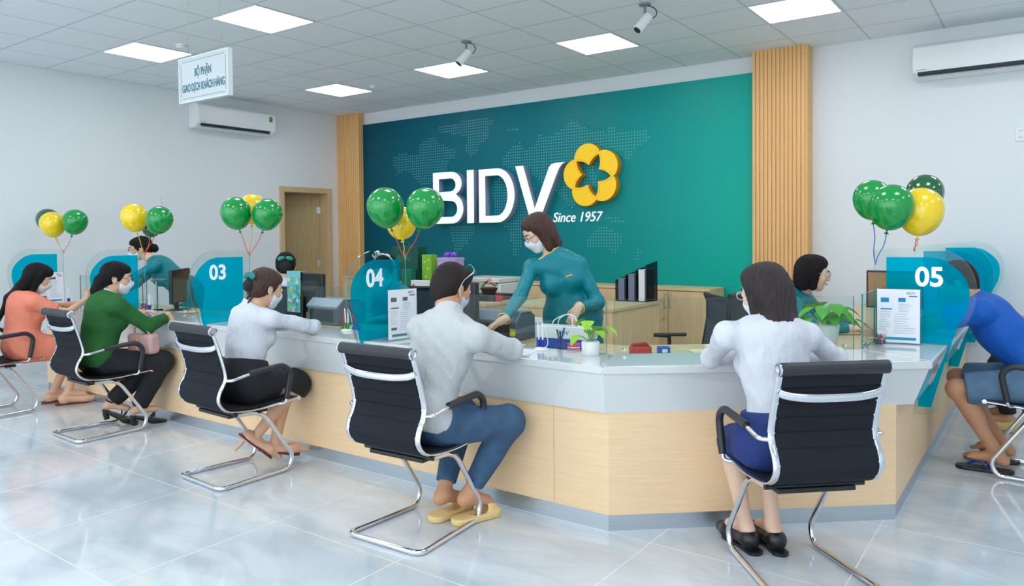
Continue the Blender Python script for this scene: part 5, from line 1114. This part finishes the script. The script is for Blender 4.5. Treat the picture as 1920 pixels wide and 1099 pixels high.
# ------------------------------------------------------------------ pens, jars, cups
BLUEP = mat('blue_plastic', (24, 50, 160), .3)
def pen_stand(loc, label, c=BLUEP, rz=0):
    o = thing_mb('pen_stand', loc, label, 'pen stand', 'white counter pens on stands', rz)
    MB().lathe([(0, 0), (.038, 0), (.040, .004), (.034, .010), (.018, .016), (0, .017)], n=24).build('stand_base', WHITE, o)
    for s in (-1, 1):
        MB().tube([(s*.011, 0, .014), (s*.012, 0, .055)], .0085, 10).build('pen_socket', c, o); MB().tube([(s*.012, 0, .05), (s*.014-.004, 0, .145)], [.005, .0042], 10).build('pen', WHITE, o)
    MB().tube(catmull([(.010, .0, .146), (.018, .01, .12), (.03, .015, .07), (.034, .012, .03), (.024, .0, .012)], 4), .0022, 6).build('pen_cord', WHITE, o)
pen_stand((-2.175, 3.30, TZ), 'white twin pen stand in front of the standing teller'); pen_stand((-6.06, 3.29, TZ), 'white twin pen stand beside the hand of the woman in green'); pen_stand((-7.45, 3.27, TZ), 'white twin pen stand by the hands of the woman in coral'); pen_stand((-3.66, 3.29, TZ), 'white pen stand with green sockets beside divider 04', mat('green_plastic', (40, 160, 70), .3))
def jar(loc, label, seed):
    o = thing_mb('candy_jar', loc, label, 'jar', 'glass sweet jars')
    MB().lathe([(.0, .002), (.034, .002), (.037, .006), (.037, .075), (.034, .085), (.030, .088)], n=24).build('jar_glass', ACR, o)
    MB().lathe([(.031, .088), (.033, .092), (.020, .104), (.005, .110), (.004, .114), (.011, .120), (.011, .130), (0, .134)], n=20).build('jar_lid', ACR, o)
    rg = random.Random(seed); m = MB()
    for k in range(90):
        a = rg.uniform(0, 2*pi); r = .027*math.sqrt(rg.random()); z = rg.uniform(.009, .058); m.ball((r*cos(a), r*sin(a), z), (.0085, .0055, .006), 6, rg.randrange(4), R=np.array(Matrix.Rotation(rg.uniform(0, 3), 3, 'X')@Matrix.Rotation(rg.uniform(0, 3), 3, 'Z')))
    o2 = m.build('sweets', [mat('sweet_red', (170, 60, 70), .3), mat('sweet_green', (50, 130, 70), .3), mat('sweet_blue', (50, 60, 170), .3), mat('sweet_pink', (222, 160, 150), .3)], o); o2['kind'] = 'stuff'
jar((-.735, 4.40, TZ), 'glass jar of coloured sweets in front of the blue leaflet stand', 1); jar((-6.17, 3.30, TZ), 'glass jar of sweets beside the head of the woman in green', 2)
# pots
LEAF = mat('leaf_green', (82, 168, 52), .4, noise=(20, .25)); LEAF2 = mat('leaf_lime', (140, 196, 30), .4, noise=(20, .2)); STEM = mat('stem', (90, 140, 50), .5)
def leaf(mb, base, tip, w, nrm, n=8, fold=.18, mi=0):
    base = V3(*base); tip = V3(*tip); d = tip-base; L = np.linalg.norm(d); d = d/L; s = unit(np.cross(d, nrm)); nn = np.cross(s, d); V = []; F = []
    for i in range(n+1):
        t = i/n; wd = w*math.sin(pi*min(1, t**.62))*(1-.15*t) if 0 < t < 1 else 0
        c = base+d*L*t+nn*(-.25*L*t*t+.12*L*t)
        for q in (-1, -.5, 0, .5, 1): V.append(c+s*wd*q+nn*fold*wd*abs(q))
    for i in range(n):
        for j in range(4): a = i*5+j; F.append((a, a+1, a+6, a+5))
    mb.raw(V, F, mi)
def plant(loc, prof, label, spread, height, nl, m1, seed, potm, lw=.045, ll=.09):
    o = thing_mb('potted_plant', loc, label, 'plant'); MB().lathe(prof, n=32).build('pot', potm, o)
    top = prof[-1][1] if prof[-1][0] > .001 else prof[-2][1]; rg = random.Random(seed)
    MB().lathe([(0, top-.012), (prof[-3][0]*.8, top-.012)], n=20).build('soil', mat('soil', (70, 52, 40), .9), o)
    for k in range(nl):
        a = 2*pi*k/nl+rg.uniform(-.4, .4); r = spread*rg.uniform(.35, 1); z = top+height*rg.uniform(.25, 1)*(1.05-.5*r/spread)
        p = V3(r*cos(a), r*sin(a), z); st = MB(); st.tube(catmull([(0.01*cos(a), .01*sin(a), top-.01), tuple(p*.45+V3(0, 0, z*.35)), tuple(p)], 4), .0022, 6)
        lf = MB(); l = ll*rg.uniform(.8, 1.15); tip = p+V3(cos(a)*l*.85, sin(a)*l*.85, -l*.45); leaf(lf, p, tip, lw*rg.uniform(.8, 1.1), (0, 0, 1))
        s_ = st.build('stem', STEM, o); lf.build('leaf', m1, s_)
plant((-1.875, 3.30, TZ), [(0, 0), (.040, 0), (.045, .006), (.047, .062), (.042, .070), (.040, .070)], 'small white pot with lime green leaves on the counter corner', .10, .14, 9, LEAF2, 5, mat('pot_white', (238, 242, 244), .12), .032, .075)
plant((-.98, 4.30, .736), [(0, 0), (.045, 0), (.048, .004), (.068, .145), (.064, .15), (.060, .15)], 'green leafy plant in a tapered white pot behind the glass', .15, .16, 20, LEAF, 9, MATS['pot_white'], .050, .11)
# pink basket and clear cup with pens
def cup(loc, r, h, m, label, cat, name, pens, rib=False):
    o = thing_mb(name, loc, label, cat)
    MB().lathe([(0, 0), (r*.9, 0), (r, h), (r*.94, h), (r*.85, .004), (0, .004)], n=20).build('holder_body', m, o)
    if rib:
        for k in range(3): MB().lathe([(r*(.925+.03*k), h*(.25+.22*k)-.003), (r*(.93+.03*k)+.0015, h*(.25+.22*k)), (r*(.925+.03*k), h*(.25+.22*k)+.003)], n=20).build('basket_slot', WHITE, o)
    rg = random.Random(int(r*1e4))
    for c, l in pens:
        a = rg.uniform(0, 2*pi); p0 = V3(cos(a)*r*.4, sin(a)*r*.4, .006); p1 = V3(-cos(a)*r*.75, -sin(a)*r*.75, l); MB().tube([p0, p1], .0045, 8).build('pen', inkm(c), o)
cup((-2.07, 3.46, .736), .034, .062, mat('pink_plastic', (240, 90, 150), .35), 'pink slotted pen basket behind the glass', 'basket', 'pen_basket', [], True)
cup((-2.16, 3.47, .736), .030, .075, ACR, 'clear cup holding a blue marker beside the pink basket', 'cup', 'pen_cup', [((20, 90, 200), .14), ((40, 60, 90), .12), ((90, 90, 100), .13)])
cup((-3.93, 3.50, .736), .032, .08, ACR, 'clear cup with a pink pen behind the glass left of divider 04', 'cup', 'pen_cup', [((230, 60, 110), .17), ((230, 60, 110), .12), ((200, 80, 110), .15)])
cup((-3.78, 3.48, .736), .034, .07, mat('blue_cup', (40, 120, 210), .4), 'blue cup with scissors beside the pink pens', 'cup', 'pen_cup', [((120, 126, 132), .15), ((214, 90, 120), .13), ((240, 180, 60), .12)])
# BIDV carrier held by the standing teller
cb = thing_mb('carrier_bag', (-2.235, 3.66, .737), 'white and blue BIDV carrier bag under the hand of the standing teller', 'bag', None, 6)
MB().box((-.17, -.05, 0), (.17, .05, .055)).build('bag_base', mat('bag_blue', (30, 80, 190), .4), cb, bevel=.003); MB().box((-.17, -.05, .0555), (.17, .05, .125)).build('bag_body', WHITE, cb, bevel=.003)
text('bag_logo', 'BIDV', .034, inkm((50, 80, 140)), ((.0, -.0505, .090), (1, 0, 0), (0, 0, 1), (0, -1, 0)), cb, depth=.0006)
for s, y in ((-1, -.04), (1, .04)): MB().tube(catmull([(-.075, y, .12), (-.06, y*.8, .16), (-.02, y*.3+.04, .185), (.02, y*.3+.04, .18), (.05, y*.8, .15), (.06, y, .12)], 5), .003, 6).build('bag_handle', WHITE, cb)
# printers
def printer(loc, w, d, h, label, rz=0, sticker=False):
    o = thing_mb('dot_printer', loc, label, 'printer', 'grey desk printers', rz)
    MB().prism([(-d/2, 0), (d/2, 0), (d/2, h*.78), (d*.3, h*.9), (-d*.28, h*.9), (-d/2, h*.66)], ((-w/2, 0, 0), (0, 1, 0), (0, 0, 1), (1, 0, 0)), 0, w).build('printer_case', mat('printer_grey', (92, 106, 118), .4), o, bevel=.008)
    MB().prism([(-d*.52, h*.60), (-d*.28, h*.905), (d*.3, h*.905), (d*.3, h*.93), (-d*.30, h*.96), (-d*.54, h*.68)], ((-w/2-.004, 0, 0), (0, 1, 0), (0, 0, 1), (1, 0, 0)), 0, w+.008).build('printer_lid', mat('printer_lid', (128, 146, 160), .3), o, bevel=.004)
    MB().box((-w/2+.03, -d/2-.004, h*.12), (w/2-.05, -d/2-.0005, h*.55)).build('printer_mouth', inkm((40, 46, 54)), o, bevel=.003)
    if sticker: MB().box((w/2-.045, -d/2-.003, h*.18), (w/2-.01, -d/2-.0005, h*.42)).build('printer_sticker', inkm((222, 224, 40)), o)
printer((-4.34, 3.80, .736), .36, .26, .20, 'grey dot matrix printer behind the glass between dividers 03 and 04', -4); printer((-2.79, 3.80, .736), .34, .23, .185, 'grey printer with a yellow sticker under the teller arm', 4, True)
# monitors
def monitor(loc, rz, label, screen=(28, 34, 42), w=.50, h=.30, z0=.07, flyer=False):
    o = thing_mb('monitor', loc, label, 'monitor', 'desk monitors', rz)
    MB().box((-w/2, -.016, z0), (w/2, .016, z0+h)).build('monitor_case', BLACKP, o, bevel=.006); MB().box((-w/2+.012, .0165, z0+.012), (w/2-.012, .018, z0+h-.012)).build('screen', mat('screen_%d' % screen[0], screen, .12), o, smooth=False)
    g = MB()
    for k in range(14): g.box((-w*.38, -.0185, z0+.05+k*.014), (w*.38, -.0162, z0+.056+k*.014))
    g.build('back_vents', inkm((70, 74, 80)), o, smooth=False)
    MB().box((-.02, -.045, .006), (.02, -.017, z0+.12)).build('stand_neck', BLACKP, o, bevel=.003); MB().box((-.11, -.09, 0), (.11, .06, .008)).build('stand_foot', BLACKP, o, bevel=.003)
    return o
monitor((-2.925, 3.585, .736), -34, 'black monitor seen from behind, beside the mask of the man in grey')
monitor((-6.36, 3.74, .736), -48, 'black monitor standing left of divider 03 beside the pointing teller')
mo = monitor((-4.66, 3.78, .736), -8, 'black monitor with a colourful flyer hanging over its back')
fm = bpy.data.materials.new('flyer_print'); fm.use_nodes = True; nt = fm.node_tree; vt = nt.nodes.new('ShaderNodeTexVoronoi'); vt.inputs['Scale'].default_value = 38; tcn = nt.nodes.new('ShaderNodeTexCoord'); nt.links.new(tcn.outputs['Object'], vt.inputs['Vector'])
rp = nt.nodes.new('ShaderNodeValToRGB'); rp.color_ramp.interpolation = 'CONSTANT'; e = rp.color_ramp.elements; e[0].position = 0; e[0].color = srgb(90, 190, 200); e[1].position = .3; e[1].color = srgb(130, 200, 110)
for q, c in ((.45, (200, 216, 226)), (.62, (60, 150, 180)), (.78, (226, 180, 170)), (.9, (120, 190, 220))): k = e.new(q); k.color = srgb(*c)
sx = nt.nodes.new('ShaderNodeSeparateColor'); nt.links.new(vt.outputs['Color'], sx.inputs[0]); nt.links.new(sx.outputs[0], rp.inputs[0]); nt.links.new(rp.outputs[0], nt.nodes['Principled BSDF'].inputs['Base Color'])
fl = thing_mb('flyer', (-4.66, 3.78, .736), 'colourful blue and green flyer folded over the monitor left of the printer', 'flyer', None, -8)
MB().box((-.24, -.026, .06), (-.04, -.0235, .378)).box((-.24, -.026, .378), (-.04, .03, .3805)).build('flyer_sheet', fm, fl, smooth=False)
MB().box((-.24, -.0275, .335), (-.04, -.0262, .378)).build('flyer_header', mat('flyer_teal', (120, 200, 208), .5), fl, smooth=False)
monitor((-.83, 5.50, .736), 176, 'monitor with a brown screen behind the sweet jar', (170, 118, 52), .34, .25, .14)
# rear desk gifts
def gift(name, loc, w, d, h, c, label, cat, extra=None, rz=0):
    o = thing_mb(name, loc, label, cat, None, rz); MB().box((-w/2, -d/2, 0), (w/2, d/2, h)).build('bag_body' if 'bag' in name else 'box_body', mat(name+'_%d_%d' % (c[0], c[1]), c, .45), o, bevel=.004)
    if extra: extra(o, w, d, h)
    return o
def g1(o, w, d, h): text('bag_logo', 'BIDV', .10, inkm((40, 140, 110)), ((.0, -d/2-.0005, h*.72), (1, 0, 0), (0, 0, 1), (0, -1, 0)), o, depth=.0006); MB().tube(catmull([(-.08, -d/2+.01, h), (-.06, -d/2+.01, h+.05), (.06, -d/2+.01, h+.05), (.08, -d/2+.01, h)], 5), .003, 6).build('bag_handle', MATS['balloon_dark_green'], o)
def g2(o, w, d, h):
    for x, z in ((-.03, h*.8), (.02, h*.62), (.03, h*.86), (-.01, h*.4)): MB().lathe([(0, 0), (.014, 0), (.014, .001), (0, .001)], (x, -d/2-.0003, z), 12, R=rot('X', pi/2)).build('flower_print', inkm((226, 226, 90)), o)
def g3(o, w, d, h):
    MB().box((-w/2-.004, -d/2-.004, h), (w/2+.004, d/2+.004, h+.03)).build('box_lid', mat('lilac', (196, 170, 230), .5), o, bevel=.003); m = MB()
    for k in range(9): a = k*pi/4.5; m.ball((.045*cos(a), .03*sin(a), h+.055+.012*(k % 2)), (.036, .014, .022), 10, R=np.array(Matrix.Rotation(a, 3, 'Z')))
    m.build('bow', mat('bow_violet', (132, 84, 214), .35), o)
gift('gift_bag', (-5.97, 6.32, .766), .41, .16, .50, (0, 84, 64), 'large dark green paper gift bag behind divider 04', 'bag', g1)
gift('gift_box', (-5.84, 6.17, .766), .15, .09, .25, (0, 116, 92), 'small teal green box in front of the dark green gift bag', 'box')
gift('gift_bag', (-5.64, 6.30, .766), .14, .10, .41, (130, 196, 56), 'tall lime green bag with yellow flower prints', 'bag', g2)
gift('gift_box', (-5.33, 6.30, .766), .25, .16, .35, (202, 178, 234), 'lilac box with a violet bow above the man in grey', 'box', g3)
def g4(o, w, d, h): MB().lathe([(0, 0), (.018, 0), (.018, .001), (0, .001)], (-w/2+.04, -d/2-.0004, h*.55), 16, R=rot('X', pi/2)).build('red_logo', inkm((214, 40, 60)), o)
gift('tissue_box', (-5.62, 6.14, .766), .25, .07, .13, (236, 240, 244), 'white box with a round red logo on the gift desk', 'box', g4)
# file rack with papers
fr2 = thing_mb('file_rack', (-3.24, 6.60, .741), 'black wire mesh file rack full of papers on the rear desk', 'file rack')
WIRE = mat('wire_black', (30, 32, 38), .5); w3 = MB(); MESHP = glassy('wire_mesh', (.45, .47, .52), .02, .25, (.01, .01, .012))
for k in range(4):
    x = -.16+k*.107; hgt = .20+.05*k; pts = [(x, -.12, 0), (x, .12, 0), (x, .12, hgt+.03), (x, -.12, hgt)]
    w3.tube([V3(*p) for p in pts], .005, 6, closed=True); MB().prism([(-.12, 0), (.12, 0), (.12, hgt+.03), (-.12, hgt)], ((x, 0, 0), (0, 1, 0), (0, 0, 1), (1, 0, 0)), -.0006, .0006).build('mesh_panel', MESHP, fr2, smooth=False)
    for j in range(1, 11): yy = -.12+.24*j/11; w3.tube([(x, yy, 0), (x, yy, hgt+.03*j/11)], .0011, 4)
    for j in range(1, 9): w3.tube([(x, -.12, hgt*j/9), (x, .12, hgt*j/9)], .0011, 4)
for y in (-.12, .12): w3.tube([(-.16, y, .002), (.16, y, .002)], .004, 6)
w3.build('wire_frame', WIRE, fr2)
for k in range(3): MB().box((-.14+k*.107, -.105, .006), (-.075+k*.107, .105, .215+.045*k)).build('paper_stack', mat('paper_grey', (120, 132, 156), .7) if k != 2 else PAPER, fr2, bevel=.002)
tr = thing_mb('paper_pile', (-3.62, 6.12, .741), 'pile of papers, folders and a white tray beside the file rack', 'papers', None, 20)
MB().lathe([(0, 0), (.16, .0), (.20, .02), (.195, .022), (.155, .006), (0, .006)], n=28).build('white_tray', WHITE, tr); MB().box((-.12, -.10, .007), (.14, .09, .03), R=np.array(Matrix.Rotation(.3, 3, 'Z')), c=(0, 0, 0)).build('folder', mat('folder_grey', (120, 128, 134), .6), tr, bevel=.002); MB().box((-.08, -.08, .031), (.16, .10, .045), R=np.array(Matrix.Rotation(-.25, 3, 'Z')), c=(0, 0, 0)).build('notebook', BLACKP, tr, bevel=.002)
# flower basket, black tray and red tins on the nearer desk
fb_ = thing_mb('flower_basket', (-4.56, 5.98, .741+.055), 'basket of pink and cream flowers on a black tray', 'flowers')
MB().lathe([(0, 0), (.06, 0), (.09, .06), (.085, .062), (.0, .05)], n=20).build('basket', mat('basket_brown', (70, 50, 40), .7), fb_); rg = random.Random(3)
for k in range(16):
    a = rg.uniform(0, 2*pi); r = .08*math.sqrt(rg.random()); z = .085+.05*(1-r/.08)+rg.uniform(0, .02); MB().ball((r*cos(a), r*sin(a), z), (.022, .022, .016), 10).build('flower_head', mat(('petal_pink', 'petal_cream', 'petal_green', 'petal_plum')[k % 4], ((232, 150, 140), (244, 226, 190), (130, 160, 60), (70, 50, 80))[k % 4], .7), fb_)
MB().box((-4.74, 5.80, .741), (-4.38, 6.2, .794)).build('black_tray', WIRE, None, bevel=.004, label='low black tray under the flower basket', cat='tray')
def tin(loc, label): o = thing_mb('red_tin', loc, label, 'tin', 'red tins on the rear desks'); MB().lathe([(0, 0), (.035, 0), (.036, .065), (.0, .066)], n=20).build('tin_body', mat('tin_red', (206, 30, 46), .35), o); MB().lathe([(.037, .062), (.038, .075), (0, .077)], n=20).build('tin_lid', mat('tin_dark_red', (150, 20, 34), .35), o)
tin((-4.42, 6.35, .741), 'red tin standing behind the black tray'); tin((-4.345, 5.86, .741), 'red tin at the desk edge right of the flower basket')
o = thing_mb('storage_bag', (-3.78, 5.62, 0), 'translucent white plastic storage box between the rear desks', 'storage box'); MB().box((-.16, -.12, 0), (.16, .12, .60)).build('box_body', mat('frosted', (206, 214, 222), .3, noise=(12, .12)), o, bevel=.02); MB().box((-.17, -.13, .601), (.17, .13, .63)).build('box_lid', WHITE, o, bevel=.008)
# small things on the work desk of the angled corner
rb = thing_mb('small_box', (-1.775, 3.66, .736), 'small red box beside a small blue box behind the corner glass', 'box', None, 40); MB().box((-.055, -.03, 0), (.055, .03, .045)).build('box_body', mat('box_red', (206, 60, 54), .4), rb, bevel=.003); MB().prism([(-.05, .046), (.05, .046), (.03, .066), (-.04, .060)], ((0, -.02, 0), (1, 0, 0), (0, 0, 1), (0, 1, 0)), 0, .04).build('box_flap', mat('box_dark_red', (160, 40, 36), .4), rb)
bb = thing_mb('card_box', (-1.675, 3.735, .736), 'small blue box with a white label beside the red box', 'box', None, 40); MB().box((-.03, -.025, 0), (.03, .025, .042)).build('box_body', mat('box_blue', (28, 92, 196), .4), bb, bevel=.002); MB().box((-.014, -.0262, .012), (.014, -.0252, .032)).build('white_label', WHITE, bb)
tp = thing_mb('tape_roll', (-1.47, 3.93, .736), 'cream roll of paper tape on a writing pad', 'tape', None, 40); MB().lathe([(.028, .012), (.05, .012), (.05, .042), (.028, .042), (.028, .012)], n=28).build('roll', mat('cream', (232, 226, 184), .6), tp); MB().box((-.12, -.07, 0), (.10, .07, .011)).build('pad', mat('cream', (232, 226, 184), .6), tp, bevel=.002)
for i, (x, y, c, a, l) in enumerate(((-2.52, 3.50, (222, 92, 90), 20, 'red edged booklet on the work desk by the white pens'), (-2.36, 3.47, (60, 120, 150), -10, 'blue edged booklet beside the red one on the work desk'), (-6.02, 3.60, (206, 176, 120), 12, 'tan booklet left of divider 03'))):
    o = thing_mb('booklet', (x, y, .736), l, 'booklet', None, a); MB().box((-.09, -.05, 0), (.09, .05, .012)).build('booklet_cover', mat('booklet_%d' % c[0], c, .5), o, bevel=.002); MB().box((-.085, -.045, .0121), (.085, .045, .014)).build('booklet_page', PAPER, o)
o = thing_mb('paper_sheet', (-2.30, 3.16, TZ), 'white sheet of paper under the forearm of the man in grey', 'paper', None, 12); MB().box((-.06, -.09, .0003), (.15, .12, .0012)).build('sheet', PAPER, o)
# fingerprint stand by the pointing teller
o = thing_mb('document_camera', (-6.50, 3.60, .736), 'grey round headed document camera beside the sweet jar of station 02', 'device'); MB().lathe([(0, 0), (.05, 0), (.05, .012), (0, .014)], n=20).build('device_base', BLACKP, o); MB().tube([(0, 0, .01), (0, 0, .26)], .010, 10).build('device_post', STEEL, o); MB().ball((.04, 0, .275), (.11, .06, .016), 20).build('device_head', mat('device_grey', (96, 100, 104), .3), o)
# office chairs behind the counter
def office_chair(loc, rz, label):
    o = thing_mb('office_chair', loc, label, 'chair', 'black mesh office chairs', rz); DK = mat('chair_mesh', (54, 62, 76), .6, bump=(500, .3))
    for k in range(5): a = 2*pi*k/5; MB().tube([(0, 0, .09), (.27*cos(a), .27*sin(a), .07)], [.022, .014], 8).ball((.27*cos(a), .27*sin(a), .03), .028, 10).build('leg', BLACKP, o)
    MB().tube([(0, 0, .09), (0, 0, .42)], .025, 12).build('gas_post', BLACKP, o); MB().box((-.23, -.23, .42), (.23, .23, .49)).build('seat', DK, o, bevel=.03, seg=4)
    prof = [(-.22, .56), (-.24, .62), (-.27, .80), (-.27, .92), (-.25, .96)]
    b = MB(); P_ = catmull([(-.21, y, z) for y, z in prof], 3); Q_ = catmull([(.21, y, z) for y, z in prof], 3)
    b.raw([tuple(p) for p in P_]+[tuple(p) for p in Q_]+[tuple(p-V3(0, .014, 0)) for p in P_]+[tuple(p-V3(0, .014, 0)) for p in Q_], [(i, i+1, i+1+len(P_), i+len(P_)) for i in range(len(P_)-1)]+[(i+2*len(P_), i+3*len(P_), i+1+3*len(P_), i+1+2*len(P_)) for i in range(len(P_)-1)]); b.build('back_mesh', DK, o)
    lp = [V3(x, y-.007, z) for x, (y, z) in [(-.215, prof[0])]+[(-.215, p) for p in prof[1:]]]+[V3(x, y-.007, z) for x, (y, z) in [(.215, p) for p in prof[::-1]]]; MB().tube(lp, .014, 8, closed=True).build('back_frame', BLACKP, o)
    MB().tube(catmull([(0, -.05, .43), (0, -.24, .45), (0, -.27, .6)], 4), .018, 8).build('back_support', BLACKP, o)
    for s in (-1, 1): MB().tube(fillet([(s*.22, -.02, .45), (s*.28, -.02, .47), (s*.28, -.02, .66), (s*.28, .1, .67), (s*.28, -.14, .67)], .02), .013, 8).build('armrest', BLACKP, o)
office_chair((-2.02, 4.72, 0), 128, 'empty black mesh office chair between the desks, near the corner glass'); office_chair((-1.50, 5.2, 0), -90, 'black mesh office chair behind the seated teller in profile'); office_chair((-5.36, 4.12, 0), 40, 'black mesh office chair under the woman in the dark vest'); office_chair((-4.14, 4.32, 0), 196, 'black mesh office chair behind divider 04')
# ------------------------------------------------------------------ bags of the customers
c = V3(-6.84, 2.30, .515); S = SDF(c-.2, c+.2, .005); S.ell(c, (.13, .10, .075), None, .03); S.ell(c+V3(.06, .0, .03), (.07, .06, .06), None, .03); S.chain([c+V3(0, 0, .05), c+V3(-.02, .03, .10), c+V3(.03, .02, .135)], [.03, .02, .008], .02); S.folds(.012, 60, 5); S.cut(c-V3(0, 0, .074), (0, 0, -1))
bm = bpy.data.materials.new('tie_dye'); bm.use_nodes = True; nt = bm.node_tree; n_ = nt.nodes.new('ShaderNodeTexNoise'); n_.inputs['Scale'].default_value = 16; n_.inputs['Distortion'].default_value = 1.5; t_ = nt.nodes.new('ShaderNodeTexCoord'); nt.links.new(t_.outputs['Object'], n_.inputs['Vector']); r_ = nt.nodes.new('ShaderNodeValToRGB'); e = r_.color_ramp.elements; e[0].position = .45; e[0].color = srgb(16, 30, 60); e[1].position = .55; e[1].color = srgb(30, 140, 220); nt.links.new(n_.outputs[0], r_.inputs[0]); nt.links.new(r_.outputs[0], nt.nodes['Principled BSDF'].inputs['Base Color'])
o = S.build('cloth_bag', bm, None, world=False, label='crumpled blue and black cloth bag on the leftmost chair', cat='bag')
c = V3(-5.36, 2.86, .615); hb = thing_mb('handbag', tuple(c), 'dusty pink leather handbag on the knees of the woman in green', 'handbag'); S = SDF(c-.2, c+.2, .005); S.box(c, (.12, .05, .075), np.array(Matrix.Rotation(.25, 3, 'Z')), .03, .02); S.folds(.003, 50, 2); S.build('bag_body', mat('pink_leather', (204, 162, 156), .4), hb)
MB().tube([(-.08, -.02, .07), (-.06, -.03, .115), (.0, -.03, .13), (.06, -.02, .115), (.08, .01, .07)], .006, 8).build('bag_handle', MATS['pink_leather'], hb); MB().tube([(.03, -.065, .055), (.04, -.07, -.03)], .003, 6).build('zip', M['gold'], hb)
c = V3(-6.62, 2.90, .575); hb = thing_mb('purse', tuple(c), 'small dark patterned purse in the lap of the woman in coral', 'purse'); MB().box((-.08, -.03, -.04), (.08, .03, .04)).build('purse_body', mat('purse_brown', (84, 66, 40), .5, noise=(40, .6)), hb, bevel=.02, seg=3); MB().tube(catmull([(-.06, 0, .04), (-.03, -.03, .16), (.01, -.05, .26)], 5), .004, 6).build('purse_strap', BLACKP, hb)
o = thing_mb('mobile_phone', (-.235, 6.29, .765), 'black mobile phone held by the person at the right edge', 'phone', None, 10); MB().box((-.07, -.036, -.004), (.07, .036, .004)).build('phone_body', BLACKP, o, bevel=.003); MB().box((-.064, -.032, .0041), (.064, .032, .0046)).build('phone_screen', inkm((60, 70, 90)), o)
# sunglasses pushed up on the head of the man in grey
HRm = headR(-8, 20); hcm = V3(-2.395, 2.84, 1.128); sgl = thing_mb('sunglasses', tuple(hcm), 'thin rimmed sunglasses resting on the head of the man in grey', 'sunglasses')
Hm = lambda x, y, z: HRm@V3(x, y, z)
for s in (-1, 1):
    MB().tube([Hm(.036*s+.028*cos(a), .062+.018*sin(a), .112-.006*cos(a)**2-.02*sin(a)) for a in np.linspace(0, 2*pi, 16)[:-1]], .002, 6, closed=True).build('lens_rim', STEEL, sgl)
    MB().tube([Hm(.068*s, .055, .108), Hm(.092*s, .03, .085), Hm(.098*s, -.02, .035), Hm(.096*s, -.03, .005)], .0024, 6).build('temple', STEEL, sgl)
